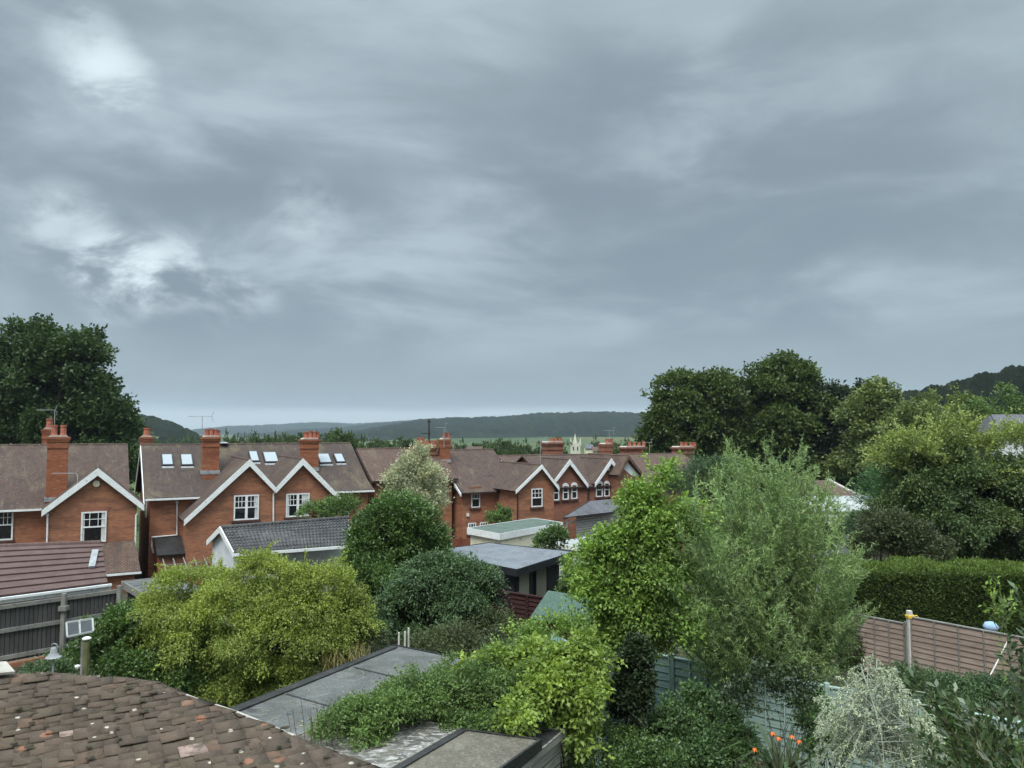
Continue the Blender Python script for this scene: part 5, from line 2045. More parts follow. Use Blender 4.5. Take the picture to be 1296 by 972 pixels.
# hedge
Yh = 24.0
zt = 3.25
h0, h1 = onz(1060, 722, zt), onz(1400, 728, zt)
root = building('hedge', 'long clipped hedge with a yellow-green top behind the brown fence', 'hedge', (h0 + h1) / 2)
rh = np.random.default_rng(50)
nL = 60000
u = rh.uniform(0, 1, nL)
face = rh.uniform(0, 1, nL)
dH = (h1 - h0)
Lh = np.linalg.norm(dH)
dH = dH / Lh
nH = np.array([dH[1], -dH[0], 0])
tN = lambda u_, v_: .07 * np.sin(u_ * Lh * 3.1) + .06 * np.sin(u_ * Lh * 7.3 + v_ * 5) + .05 * np.sin(v_ * 9 + u_ * Lh * 2)
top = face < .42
v = rh.uniform(0, 1, nL)
depthH = 1.5
hh_ = zt - .3
Ptop = h0 + dH * (u * Lh)[:, None] - nH * (v * depthH)[:, None] + np.array([0, 0, 1]) * (tN(u, v) + rh.normal(0, .05, nL) - .35 * np.clip(.12 - v, 0, 1) / .12 * .5)[:, None]
Pfr = h0 + dH * (u * Lh)[:, None] + nH * (tN(u, v) + rh.normal(0, .06, nL) + .12 * v)[:, None] * 1.0 - np.array([0, 0, 1]) * (v * hh_)[:, None]
PH = np.where(top[:, None], Ptop, Pfr)
DH = np.where(top[:, None], np.array([0, 0, 1.0]), nH * .8 + np.array([0, 0, .45])) + rh.normal(0, .45, (nL, 3))
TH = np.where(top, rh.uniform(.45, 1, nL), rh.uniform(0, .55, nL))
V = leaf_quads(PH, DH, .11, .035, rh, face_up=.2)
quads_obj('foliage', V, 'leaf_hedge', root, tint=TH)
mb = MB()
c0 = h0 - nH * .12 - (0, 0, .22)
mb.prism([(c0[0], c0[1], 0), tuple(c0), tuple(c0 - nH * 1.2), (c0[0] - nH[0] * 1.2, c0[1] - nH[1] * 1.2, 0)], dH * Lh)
mb.build('dark_core', 'leaf_ivy', root, worldspace=True)  # solid dark box stands in for the hedge's shaded, twiggy inside

# white house at the right edge, cottage roof, conservatory, wall, small fence
Yw = 55
a, b = at(1268, 575, Yw), at(1330, 575, Yw)
root = thing('white_house', 'white rendered house with grey roof partly hidden at the right edge', 'house', (a[0], a[1], ground(Yw)))
mb = MB()
mb.prism([(a[0], a[1], -3), (b[0], b[1], -3), (b[0], b[1], at(0, 548, Yw)[2]), (a[0], a[1], at(0, 548, Yw)[2])], (1.5, 6, 0))
mb.build('wall', 'white_render', root, worldspace=True)
mb = MB()
z1_ = at(0, 550, Yw)[2]
z2_ = at(0, 531, Yw)[2]
mb.slab([(a[0] - .3, a[1] - .3, z1_), (b[0], b[1] - .3, z1_), (b[0] + .7, b[1] + 3, z2_ + .3), (a[0] + 1.2, a[1] + 3, z2_ + .3)], .15)
mb.slab([(a[0] - .3, a[1] - .3, z1_), (a[0] + 1.2, a[1] + 3, z2_ + .3), (a[0] + 1.3, a[1] + 6.3, z1_)], .15)
mb.build('roof', 'slate', root, worldspace=True)
# pinkish rendered chimney-like house top
a = at(1252, 540, 75)
root = thing('house', 'far house with a pale pink chimney above the garden trees at the right', 'house', (a[0], a[1], ground(75)))
mb = MB()
mb.box(a[0] - .6, a[0] + .6, a[1], a[1] + 1, -3, a[2])
mb.build('chimney', 'cream_render', root, worldspace=True)
mb = MB()
mb.slab([(a[0] - 5, a[1] + 1.5, a[2] - .8), (a[0] + 7, a[1] + 1.5, a[2] - .8), (a[0] + 7, a[1] - 1.5, a[2] - 2.4), (a[0] - 5, a[1] - 1.5, a[2] - 2.4)], .12)
mb.build('roof', 'roof_tile_red', root, worldspace=True)
mb = MB()
mb.box(a[0] - 4.7, a[0] + 6.7, a[1] - 1.2, a[1] + 1.4, -3, a[2] - 2.4)
mb.build('wall', 'cream_render', root, worldspace=True)

Yb = 44
ap, ft = at(1058, 616, Yb), at(1102, 640, Yb)
root = thing('bungalow', 'bungalow with a brown tiled roof half hidden by the feathery shrub', 'house', (ap[0], ap[1], ground(Yb)))
mb = MB()
lf = ap + (ap - ft) * [1, 1, 0] * 1.6
lf[2] = ft[2]
mb.slab([lf + (0, -.5, 0), ft + (0, -.5, 0), ap + (1, 3.5, .05), ap + (-2.5, 3.5, .05)], .1)
mb.build('roof', 'roof_tile_red', root, worldspace=True)
mb = MB()
mb.bar(tuple(ft + (0, -.5, .1)), tuple(ap + (1, 3.5, .16)), .2, .16)
mb.build('hip_tiles', 'mortar', root, worldspace=True)
mb = MB()
mb.box(lf[0] + .3, ft[0] - .3, Yb - .2, Yb + 5, -2, ft[2] + .1)
mb.build('wall', 'brick_pale', root, worldspace=True)
Yc = 38
a, b = at(1030, 660, Yc), at(1103, 660, Yc)
zt_, zm_, zb_ = at(0, 640, Yc)[2], at(0, 649, Yc)[2], at(0, 668, Yc)[2]
root = thing('conservatory', 'white framed conservatory behind the feathery shrub', 'conservatory', (a[0], Yc, ground(Yc)))
mb = MB()
mb.slab([(a[0], Yc - .1, zm_), (b[0], Yc - .1, zm_), (b[0] + .4, Yc + 2, zt_ + .25), (a[0], Yc + 2, zt_ + .25)], .08)
mb.build('roof', 'concrete_pale', root, worldspace=True)
mb = MB()
for i in range(6):
    x = a[0] + (b[0] - a[0]) * i / 5
    mb.bar((x, Yc, -1.2), (x, Yc, zm_), .12)
mb.bar((a[0], Yc, zm_ - .1), (b[0], Yc, zm_ - .1), .1, .18)
mb.bar((a[0], Yc, (zm_ - .1) * .35 + zb_ * .65), (b[0], Yc, (zm_ - .1) * .35 + zb_ * .65), .1, .12)
mb.build('frame', 'white_paint', root, worldspace=True)
mb = MB()
mb.box(a[0] + .05, b[0] - .05, Yc + .05, Yc + .1, -1, zm_ - .12)
mb.build('pane', 'glass_sky', root, worldspace=True)
# garden wall with low slatted fence to its right
Yl = 36
a, b = at(1100, 658, Yl), at(1165, 660, Yl)
root = thing('garden_wall', 'pale stone garden wall right of the conservatory', 'wall', (a[0], Yl, ground(Yl)))
mb = MB()
mb.box(a[0], b[0] + 1.5, Yl, Yl + .3, -1, at(0, 661, Yl)[2])
mb.build('wall_face', 'concrete', root, worldspace=True)
root = thing('fence', 'low slatted grey fence above the pale garden wall', 'fence', (a[0], Yl + 1, ground(Yl)))
mb = MB()
za_, zb_ = at(0, 661, Yl)[2], at(0, 649, Yl)[2]
x = a[0]
while x < b[0] + 1:
    mb.bar((x, Yl + .5, za_ - .5), (x, Yl + .5, zb_), .05)
    x += .17
mb.bar((a[0], Yl + .55, zb_ - .03), (b[0] + 1, Yl + .55, zb_ - .03), .06, .08)
mb.build('slats', 'fence_rail', root, worldspace=True)
a = at(1108, 640, 40)
root = thing('greenhouse', 'small grey roofed store behind the white conservatory', 'shed', (a[0], 40, ground(40)))
mb = MB()
mb.box(a[0] + .0, a[0] + .75, 40, 42, -1.5, at(0, 640, 40)[2])
mb.build('wall', 'weatherboard', root, worldspace=True)
mb = MB()
mb.slab([(a[0] - .1, 39.9, at(0, 639, 40)[2]), (a[0] + .85, 39.9, at(0, 639, 40)[2]), (a[0] + .85, 42.1, at(0, 633, 40)[2]), (a[0] - .1, 42.1, at(0, 633, 40)[2])], .08)
mb.build('roof', 'slate', root, worldspace=True)

# japanese maple
Y = 18.2
tree('maple_tree', 'dome shaped yellow-green maple in front of the white garage', 'tree', 300, Y, 'leaf_maple',
     [LB(330, 745, Y, 62, 38), LB(250, 755, Y, 62, 38), LB(400, 760, Y, 55, 40), LB(205, 790, Y, 45, 36), LB(290, 790, Y, 80, 40), LB(370, 805, Y, 75, 45), LB(425, 790, Y, 38, 48), LB(245, 825, Y, 60, 32), LB(310, 850, Y, 60, 32), LB(385, 845, Y, 50, 26), LB(340, 868, Y, 40, 20), LB(235, 860, Y, 40, 20)],
     25000, 7, .2, .062, .03, r0=.1, sub=40, subr=.30, flat=.45, up=.0, droop=.45, nlimb=30, seed=60, spread=.8, fork=.2, rin=.65, shoots=260, shoot_len=.4, shoot_up=.2)
# dark shrub left
Y = 17.5
tree('shrub', 'dark shrub between the grey fence and the yellow-green maple', 'shrub', 160, Y, 'leaf_laurel', [LB(145, 808, Y, 32, 22), LB(108, 835, Y, 24, 16), LB(180, 838, Y, 40, 22), LB(160, 785, Y, 14, 10), LB(225, 855, Y, 34, 14)], 5200, 6, .2, .075, .04, r0=.05, sub=24, subr=.33, seed=61, stems=3, up=.2)
tree('ornamental_grass', 'sprig of shrub at the end of the grey ledge', 'shrub', 60, 15.5, 'leaf_dusky', [LB(62, 856, 16.5, 18, 8)], 500, 6, .2, .06, .03, r0=.02, sub=10, subr=.45, seed=66, stems=3)
# laurel like tree, dusky shrub, silver tree
Y = 25
tree('laurel_tree', 'mid green glossy tree with a pointed top in front of the silvery tree', 'tree', 505, Y, 'leaf_laurel', [LB(508, 655, Y, 26, 24), LB(485, 672, Y, 28, 26), LB(530, 675, Y, 28, 26), LB(468, 700, Y, 26, 30), LB(540, 705, Y, 26, 30), LB(500, 730, Y, 56, 40), LB(468, 755, Y, 34, 40), LB(545, 740, Y, 36, 40)], 13000, 6, .3, .105, .05, r0=.12, sub=26, subr=.32, seed=62, up=.5, spread=.55, shoots=160, shoot_len=.6, shoot_up=.9)
Y = 21
tree('shrub', 'dusky blue-green bushy tree with drooping leaves beside the maroon fence', 'shrub', 550, Y, 'leaf_dusky', [LB(552, 728, Y, 34, 26), LB(575, 742, Y, 34, 22), LB(525, 750, Y, 30, 24), LB(510, 770, Y, 32, 26), LB(585, 765, Y, 42, 34), LB(550, 795, Y, 70, 28), LB(605, 735, Y, 20, 16)], 13000, 6, .24, .095, .035, r0=.08, sub=26, subr=.32, seed=63, up=.05, droop=.4, flat=.6, shoots=180, shoot_len=.6, shoot_up=.1)
tree('shrub', 'purple leaved sprays at the edge of the maroon fence', 'shrub', 620, 21.5, 'leaf_purple', [LB(612, 742, 21.5, 16, 12), LB(625, 760, 21.5, 12, 8)], 500, 6, .24, .09, .035, r0=.03, sub=10, subr=.45, seed=64, stems=3)
tree('shrub', 'small yellow-green and brown shrub before the maroon fence', 'shrub', 622, 20, 'leaf_redbrown', [LB(618, 790, 20, 22, 18), LB(640, 800, 20, 16, 12)], 900, 6, .22, .08, .04, r0=.03, sub=14, subr=.42, seed=65, stems=3)
Y = 30
tree('silver_tree', 'pale silvery leaved tree in front of the brick gable', 'tree', 522, Y, 'leaf_silver', [LB(522, 600, Y, 16, 20), LB(503, 615, Y, 15, 16), LB(542, 612, Y, 15, 18), LB(520, 635, Y, 28, 18), LB(530, 582, Y, 7, 12), LB(548, 636, Y, 14, 14)], 2500, 6, .36, .12, .042, r0=.09, sub=22, subr=.32, seed=67, up=.55, spread=.6, shoots=110, shoot_len=.7, shoot_up=.9)
# bush over the black tiled garage
Y = 41
tree('climber', 'green climber spilling behind the ridge of the black tiled garage', 'shrub', 405, Y, 'leaf_jasmine', [LB(400, 650, Y, 20, 8), LB(425, 648, Y, 16, 10), LB(440, 645, Y, 14, 10)], 1300, 6, .3, .12, .06, r0=.04, sub=14, subr=.5, seed=68, stems=3)
tree('shrub', 'dark leafy bush against the cream garage wall', 'shrub', 696, 41, 'leaf_laurel', [LB(698, 682, 41, 13, 11), LB(690, 689, 41, 10, 8), LB(702, 674, 41, 5, 6)], 700, 6, .3, .14, .075, r0=.04, sub=12, subr=.4, seed=69, stems=3)
tree('shrub', 'light green bush behind the cream garage by the dark downpipe', 'shrub', 634, 47.5, 'leaf_jasmine', [LB(634, 655, 47.5, 12, 9), LB(624, 660, 47.5, 8, 6)], 500, 6, .3, .14, .075, r0=.04, sub=12, subr=.4, seed=70, stems=3)
tree('hedge_bush', 'dark hedge bush between the garden room and the bright green tree', 'shrub', 738, 29, 'leaf_laurel', [LB(738, 735, 29, 26, 26), LB(765, 730, 29, 26, 26), LB(730, 755, 29, 22, 16)], 3500, 6, .22, .09, .05, r0=.05, sub=20, subr=.34, seed=71, stems=3)
# grass tuft and weeds between maple and felt roof
# bright green tree (elder like) left of the feathery shrub
Y = 15.6
tree('elder_tree', 'bright yellow-green leafy tree left of the feathery shrub', 'tree', 805, Y, 'leaf_elder',
     [LB(815, 645, Y, 17, 26), LB(838, 668, Y, 22, 22), LB(800, 690, Y, 28, 28), LB(828, 722, Y, 32, 28), LB(775, 735, Y, 28, 20), LB(812, 765, Y, 32, 28), LB(782, 780, Y, 20, 14), LB(845, 785, Y, 26, 24), LB(762, 702, Y, 14, 9), LB(838, 610, Y, 6, 12), LB(868, 655, Y, 12, 12), LB(748, 738, Y, 9, 5), LB(800, 812, Y, 26, 12), LB(774, 806, Y, 14, 8)],
     7200, 7, .30, .09, .045, r0=.08, sub=26, subr=.26, seed=72, up=.1, droop=.25, spread=.65, nlimb=30, rin=.45, rout=1.2, shoots=230, shoot_len=.6)
Y = 13.4
tree('ivy_pillar', 'dark ivy smothered trunk beneath the bright green tree', 'climber', 800, Y, 'leaf_ivy', [LB(802, 852, Y, 15, 24), LB(798, 890, Y, 19, 30), LB(806, 826, Y, 12, 12)], 3600, 6, .12, .065, .045, r0=.08, sub=26, subr=.3, seed=73, stems=1, rin=.7)


# feathery shrub: upright whippy stems set with narrow leaves
def feather(root, base, tips, n_leaf_per_m, L, Wd, mat, seed, stemr=.012, side=7, side_len=.5):
    rng = np.random.default_rng(seed)
    mb = MB()
    PP, DD, TT = [], [], []
    for tip in tips:
        tip = np.array(tip)
        b0 = np.array(base) + np.array([rng.normal(0, .25), rng.normal(0, .25), 0])
        ln_ = np.linalg.norm(tip - b0)
        c1 = b0 + (tip - b0) * .45 + np.array([0, 0, .12 * ln_]) + rng.normal(0, .05 * ln_, 3)
        s = np.linspace(0, 1, 9)[:, None]
        path = (1 - s) ** 2 * b0 + 2 * s * (1 - s) * c1 + s ** 2 * tip
        mb.tube(list(path), list(np.linspace(stemr, stemr * .25, 9)), 4)
        tt0 = rng.uniform(0, .45)
        # leaders and side shoots
        shoots = [(path[4:], 1.0)]
        for k in range(side):
            q = rng.uniform(.35, .95)
            o = (1 - q) ** 2 * b0 + 2 * q * (1 - q) * c1 + q ** 2 * tip
            dd_ = nrm(np.array([rng.normal(0, .55), rng.normal(0, .55), rng.uniform(.35, 1.1)]))
            l_ = side_len * rng.uniform(.5, 1.3)
            shoots.append((np.array([o, o + dd_ * l_ * .5 + rng.normal(0, .02, 3), o + dd_ * l_ + np.array([0, 0, -.03])]), .8))
            mb.tube(list(shoots[-1][0]), [stemr * .35, stemr * .25, stemr * .12], 3)
        for pth, wgt in shoots:
            pth = np.array(pth)
            seg = np.linalg.norm(np.diff(pth, axis=0), axis=1)
            tot = seg.sum()
            m_ = int(tot * n_leaf_per_m)
            if m_ < 2:
                continue
            cum = np.concatenate([[0], np.cumsum(seg)]) / tot
            u_ = rng.uniform(0, 1, m_)
            pos = np.stack([np.interp(u_, cum, pth[:, i]) for i in range(3)], 1)
            ax = nrm((pth[-1] - pth[0])[None, :])
            dr_ = nrm(ax * .75 + rng.normal(0, .5, (m_, 3)))
            PP.append(pos)
            DD.append(dr_)
            TT.append(np.clip(tt0 + rng.uniform(0, .55, m_), 0, 1))
    P_, D_, T_ = np.concatenate(PP), np.concatenate(DD), np.concatenate(TT)
    quads_obj('foliage', leaf_quads(P_, D_, L, Wd, rng, face_up=.3), mat, root, tint=T_)
    mb.build('stems', 'stem_green', root, worldspace=True, recalc=False)
    return len(P_)


rf_ = np.random.default_rng(80)
Y = 17.4
base = (at(975, 870, Y)[0], Y + .3, .6)
tips = []
prof_top = [(862, 650), (880, 615), (900, 585), (918, 552), (935, 575), (950, 580), (972, 552), (990, 585), (1015, 552), (1035, 590), (1055, 605), (1070, 640), (1085, 680), (1092, 720), (1098, 765), (1080, 800), (860, 700), (855, 745), (862, 790)]
for p in ((850, 700), (845, 735), (848, 770), (858, 665), (872, 640), (852, 800)):
    for j in range(5):
        tips.append(at(p[0] + rf_.normal(0, 6), p[1] + rf_.normal(0, 8), 15.0 + rf_.normal(0, .25)))
px_ = np.array([p[0] for p in prof_top[:13]])
py_ = np.array([p[1] for p in prof_top[:13]])
for p in prof_top:
    for j in range(4):
        tips.append(at(p[0] + rf_.normal(0, 5), p[1] + abs(rf_.normal(0, 10)) * (j > 0), Y + rf_.normal(0, .5)))
for i in range(190):
    x = rf_.uniform(862, 1095)
    ytop = np.interp(x, px_, py_)
    y = ytop + 18 + (835 - ytop) * rf_.uniform(0, 1) ** 1.2
    tips.append(at(x, y, Y - .5 + rf_.normal(0, .7)))
root = thing('feathery_shrub', 'tall feathery green shrub with fine narrow leaves in the middle right', 'shrub', base)
NF = feather(root, base, tips, 72, .11, .018, 'leaf_feather', 81, side=10, side_len=.62, stemr=.011)

# climber on the sheds: jasmine like, and hop
Yj = 12.2
tree('climber', 'tangled mid green climber spilled along the edge of the grey felt roof', 'climber', 560, 12.4, 'leaf_jasmine',
     [LB(440, 925, 11.2, 40, 20), LB(490, 900, 11.7, 46, 28), LB(545, 885, 12.3, 50, 32), LB(600, 870, 12.8, 48, 30), LB(640, 860, 13.2, 40, 28), LB(600, 905, 12.4, 56, 24), LB(540, 918, 12, 50, 20), LB(660, 890, 12.6, 40, 34), LB(690, 850, 13.2, 30, 24)],
     17000, 6, .16, .055, .022, r0=.03, sub=26, subr=.34, seed=90, stems=3, up=.15, droop=.2, nlimb=20, flat=.8, shoots=200, shoot_len=.35)
tree('climber', 'bright yellow-green climber hanging over the fence in the bottom middle', 'climber', 710, 12.6, 'leaf_hop',
     [LB(640, 842, 13.2, 20, 9), LB(675, 835, 13.0, 24, 11), LB(712, 832, 12.8, 24, 14), LB(740, 845, 12.6, 14, 20), LB(700, 860, 12.4, 26, 16), LB(735, 885, 12.3, 14, 26), LB(728, 920, 12.2, 14, 20), LB(655, 905, 11.6, 9, 14), LB(745, 818, 13, 12, 12), LB(680, 880, 12.2, 16, 12), LB(600, 850, 13, 14, 7)],
     2900, 7, .2, .08, .052, r0=.02, sub=22, subr=.3, seed=91, stems=3, up=-.1, droop=.4, nlimb=14, rout=1.2, shoots=90, shoot_len=.35, shoot_up=.3)
# roses and low shrubs in front of the turquoise fence
tree('rose_bush', 'green rose bush in front of the turquoise fence', 'shrub', 880, 13.2, 'leaf_rose',
     [LB(875, 897, 14, 26, 16), LB(858, 925, 13.6, 26, 20), LB(908, 918, 13.6, 26, 20), LB(925, 950, 13.2, 24, 20), LB(875, 955, 13.2, 36, 20)],
     3600, 6, .16, .06, .04, r0=.02, sub=22, subr=.34, seed=92, stems=3, up=.3, nlimb=16, shoots=60, shoot_len=.4, shoot_up=.7)
tree('shrub', 'thin dark leaved stems in front of the turquoise fence', 'shrub', 970, 12.9, 'leaf_ivy',
     [LB(960, 870, 13, 28, 18), LB(1000, 885, 13, 26, 16), LB(935, 890, 12.9, 18, 24), LB(1020, 862, 13.2, 14, 12)],
     420, 6, .2, .06, .04, r0=.012, sub=16, subr=.3, seed=93, stems=3, up=.4, nlimb=16)
tree('shrub', 'undergrowth shrub at the bottom edge beside the yellow-green climber', 'shrub', 780, 12.2, 'leaf_laurel', [LB(760, 945, 13.2, 30, 16), LB(800, 955, 13, 34, 16), LB(765, 970, 12.6, 40, 14), LB(840, 970, 12.8, 40, 14)], 2800, 6, .14, .055, .03, r0=.02, sub=22, subr=.34, seed=94, stems=3)

tree('shrub', 'low grey green scrub between the brown fence and the turquoise fence', 'shrub', 1230, 16.5, 'leaf_dusky', [LB(1180, 872, 16.8, 26, 14), LB(1215, 880, 16.6, 26, 14), LB(1255, 885, 16.4, 26, 14), LB(1290, 885, 16.2, 26, 20), LB(1140, 868, 17, 20, 12)], 2600, 6, .2, .06, .03, r0=.02, sub=20, subr=.34, seed=130, stems=3, up=.4, shoots=60, shoot_len=.4)
tree('shrub', 'dark leafy shrub between the lily plant and the silvery shrub', 'shrub', 1035, 13.5, 'leaf_rose', [LB(1030, 905, 13.8, 16, 18), LB(1050, 950, 13, 20, 18), LB(1045, 925, 13.2, 12, 10)], 900, 6, .18, .06, .035, r0=.02, sub=18, subr=.34, seed=131, stems=3, up=.4, shoots=40, shoot_len=.4)
tree('shrub', 'broad leaved dark shrub behind the glossy shrub in the lower right corner', 'shrub', 1205, 11, 'leaf_laurel', [LB(1200, 935, 11.4, 22, 16), LB(1235, 958, 11, 30, 16), LB(1190, 965, 11, 24, 14), LB(1275, 965, 11, 26, 14)], 2200, 6, .2, .07, .04, r0=.02, sub=18, subr=.34, seed=132, stems=3, up=.4, shoots=50, shoot_len=.4)
# day-lily like plant
root = thing('lily_plant', 'strap leaved plant with orange flowers below the turquoise fence', 'plant', tuple(at(990, 960, 13.2) * [1, 1, 0] + (0, 0, .5)))
bl = MB()
rl = np.random.default_rng(95)
b0 = np.array(at(992, 960, 13.0))
b0[2] = 1.45
for i in range(34):
    an = rl.uniform(0, 2 * math.pi)
    l_ = rl.uniform(.7, 1.25)
    hx = np.array([math.cos(an), math.sin(an), 0])
    pts = [b0 + hx * .04, b0 + hx * .3 * l_ + (0, 0, .55 * l_), b0 + hx * .65 * l_ + (0, 0, .8 * l_), b0 + hx * 1.0 * l_ + (0, 0, .7 * l_)]
    sd_ = np.array([-hx[1], hx[0], 0])
    ws = [.022, .034, .028, .002]
    for k in range(3):
        bl.poly([pts[k] - sd_ * ws[k], pts[k] + sd_ * ws[k], pts[k + 1] + sd_ * ws[k + 1] + (0, 0, .004), pts[k + 1] - sd_ * ws[k + 1] + (0, 0, .004)])
o = bl.build('leaves', 'leaf_bay', root, worldspace=True, recalc=False)
o.data.attributes.new('tint', 'FLOAT', 'FACE').data.foreach_set('value', np.repeat(rl.uniform(.2, 1, 34), 3))
for px, py in ((978, 930), (1002, 934), (955, 950), (985, 936), (1012, 940)):
    fl = MB()
    c_ = at(px, py, 12.4)
    for k in range(6):
        an = k * math.pi / 3 + rl.uniform(-.2, .2)
        hx = np.array([math.cos(an), math.sin(an), 0])
        sd_ = np.array([-hx[1], hx[0], 0])
        tl_ = rl.uniform(.03, .05)
        fl.poly([c_, c_ + hx * tl_ * .6 + sd_ * .02 + (0, 0, .03), c_ + hx * tl_ * 1.3 + (0, 0, -.01), c_ + hx * tl_ * .6 - sd_ * .02 + (0, 0, .03)])
    st_ = MB()
    st_.tube([c_ - (0, 0, .01), c_ + (0, .05, -.25), b0 + (0, 0, .0)], .006, 4)
    st_.build('stem', 'stem_green', root, worldspace=True, recalc=False)
    fl.build('flower', 'orange_petal', root, worldspace=True, recalc=False)

# silver shrub, lower right
Y = 9.6
root = thing('artemisia_shrub', 'silvery grey straggling shrub at the lower right', 'shrub', tuple(at(1110, 972, Y) * [1, 1, 0] + (0, 0, .5)))
rs = np.random.default_rng(96)
mb = MB()
PP, DD = [], []
b0 = np.array(at(1120, 960, Y))
core = np.array(at(1110, 890, Y))
for i in range(230):
    px = rs.uniform(1028, 1200)
    top_ = np.interp(px, [1035, 1060, 1100, 1130, 1160, 1195], [880, 850, 826, 840, 880, 930])
    py = top_ + rs.uniform(0, 1) ** 1.1 * (985 - top_)
    tip = np.array(at(px, py, Y + rs.normal(0, .3)))
    st = core + rs.normal(0, .18, 3) + (0, 0, rs.uniform(-.6, .1))
    md = st + (tip - st) * .6 + np.array([0, 0, .16]) + rs.normal(0, .06, 3)
    m2 = md + (tip - md) * .5 + rs.normal(0, .05, 3) + (0, 0, .03)
    path = [st, md, m2, tip]
    mb.tube(path, [.007, .006, .0045, .003], 4)
    for a_, b_ in zip(path[1:], path[2:]):
        m_ = 26
        u_ = rs.uniform(0, 1, (m_, 1))
        PP.append(a_ + (b_ - a_) * u_ + rs.normal(0, .008, (m_, 3)))
        DD.append(nrm((b_ - a_)[None, :] * .5 / (np.linalg.norm(b_ - a_) + 1e-6) + rs.normal(0, .7, (m_, 3))))
P_, D_ = np.concatenate(PP), np.concatenate(DD)
quads_obj('foliage', leaf_quads(P_, D_, .04, .012, rs), 'leaf_artemisia', root, tint=rs.uniform(0, 1, len(P_)))
mb.build('stems', 'leaf_artemisia', root, worldspace=True, recalc=False)


# bay like shoots, lower right corner, close
def shoots(root, lst, L, Wd, mat, seed, dens=34, stemr=.008):
    rng = np.random.default_rng(seed)
    mb = MB()
    PP, DD, TT = [], [], []
    for (a_, b_) in lst:
        a_, b_ = np.array(a_), np.array(b_)
        m1 = (a_ + b_) / 2 + rng.normal(0, .04, 3) + np.array([0, 0, .02])
        mb.tube([a_, m1, b_], [stemr, stemr * .7, stemr * .3], 4)
        ln_ = np.linalg.norm(b_ - a_)
        m_ = max(6, int(ln_ * dens))
        u_ = np.linspace(.12, 1, m_)[:, None]
        pos = (1 - u_) ** 2 * a_ + 2 * u_ * (1 - u_) * m1 + u_ ** 2 * b_
        ax = nrm((b_ - a_)[None, :])
        sdv = rng.normal(0, 1, (m_, 3))
        sdv -= (sdv * ax).sum(1, keepdims=True) * ax
        PP.append(pos)
        DD.append(nrm(ax * .8 + nrm(sdv) * .75))
        TT.append(np.clip(rng.uniform(0, .8) * np.ones(m_) * .6 + rng.uniform(0, .4, m_) + u_[:, 0] * .1, 0, 1))
    P_, D_, T_ = np.concatenate(PP), np.concatenate(DD), np.concatenate(TT)
    quads_obj('foliage', leaf_quads(P_, D_, L, Wd, rng, fold=.15, face_up=.5), mat, root, tint=T_)
    mb.build('stems', 'stem_green', root, worldspace=True, recalc=False)


Y = 7.2
rb = np.random.default_rng(97)
root = thing('bay_shrub', 'glossy leaved shrub reaching up in the lower right corner', 'shrub', tuple(at(1230, 972, Y) * [1, 1, 0] + (0, 0, .5)))
lst = []
for i in range(95):
    px = rb.uniform(1150, 1330)
    top_ = np.interp(px, [1150, 1165, 1200, 1235, 1260, 1280, 1300], [870, 835, 865, 905, 870, 790, 760])
    py = top_ + rb.uniform(0, 1) ** 1.5 * (1000 - top_)
    Yq = Y + rb.normal(0, .3)
    tip = at(px, py, Yq)
    st = at(px + rb.uniform(0, 45) + (40 if px < 1240 else 0), py + rb.uniform(60, 110), Yq + rb.normal(0, .1))
    lst.append((st, tip))
for x0, y0, x1, y1 in ((1215, 940, 1160, 840), (1240, 960, 1185, 870), (1290, 900, 1272, 765), (1310, 860, 1285, 745), (1300, 960, 1245, 925)):
    lst.append((at(x0, y0, Y), at(x1, y1, Y)))
shoots(root, lst, .10, .042, 'leaf_bay', 98, dens=26)

# cherry leaf sprays at top right of the hedge front: small sapling
root = thing('sapling', 'light leaved sapling standing in front of the hedge at the right', 'plant', tuple(at(1265, 800, 16) * [1, 1, 0] + (0, 0, .5)))
lst = []
for i in range(16):
    lst.append((at(rb.uniform(1250, 1275), rb.uniform(770, 800), 16), at(rb.uniform(1235, 1290), rb.uniform(728, 780), 16 + rb.normal(0, .2))))
lst.append((np.array([*at(1265, 800, 16)[:2], .5]), at(1265, 770, 16)))
shoots(root, lst, .12, .05, 'leaf_elder', 99, dens=16)

# straggly weed stems growing on the felt roof edge and dry grass
root = thing('dry_grass', 'tuft of straw coloured grass between the maple and the grey felt roof', 'plant', tuple(at(425, 850, 17.4) * [1, 1, 0] + (0, 0, .5)))
rg3 = np.random.default_rng(100)
V = []
m_ = 900
bx = rg3.uniform(405, 470, m_)
P_ = np.array([at(x, 860, 17.2 + rg3.uniform(-.4, .6)) for x in bx])
P_[:, 2] = 1.6
P_[:, 2] += rg3.uniform(-.3, .9, m_)
D_ = np.tile([0, 0, 1.0], (m_, 1)) + rg3.normal(0, .3, (m_, 3))
quads_obj('blades', leaf_quads(P_, D_, .3, .012, rg3, face_up=.0), 'leaf_straw', root, tint=rg3.uniform(0, 1, m_))
tree('shrub', 'weedy scrub between the grey felt roof and the dusky shrub', 'shrub', 470, 18.5, 'leaf_redbrown', [LB(455, 815, 18.5, 26, 16), LB(600, 822, 18, 50, 10), LB(650, 826, 17, 36, 10), LB(430, 838, 18, 30, 12), LB(560, 822, 18.6, 40, 10)], 2600, 6, .24, .075, .035, r0=.02, sub=18, subr=.32, seed=101, stems=3, up=.4)
tree('shrub', 'leafy bramble sprays above the pale green shed top', 'shrub', 690, 15, 'leaf_elder', [LB(665, 812, 15, 22, 10), LB(700, 800, 15, 20, 10), LB(725, 795, 15, 16, 10)], 420, 6, .24, .07, .04, r0=.015, sub=10, subr=.4, seed=102, stems=3, up=.5)
root = thing('weed', 'thin bare weed stems rising over the worn felt roof', 'plant', tuple(at(395, 925, 10.6)))
mb = MB()
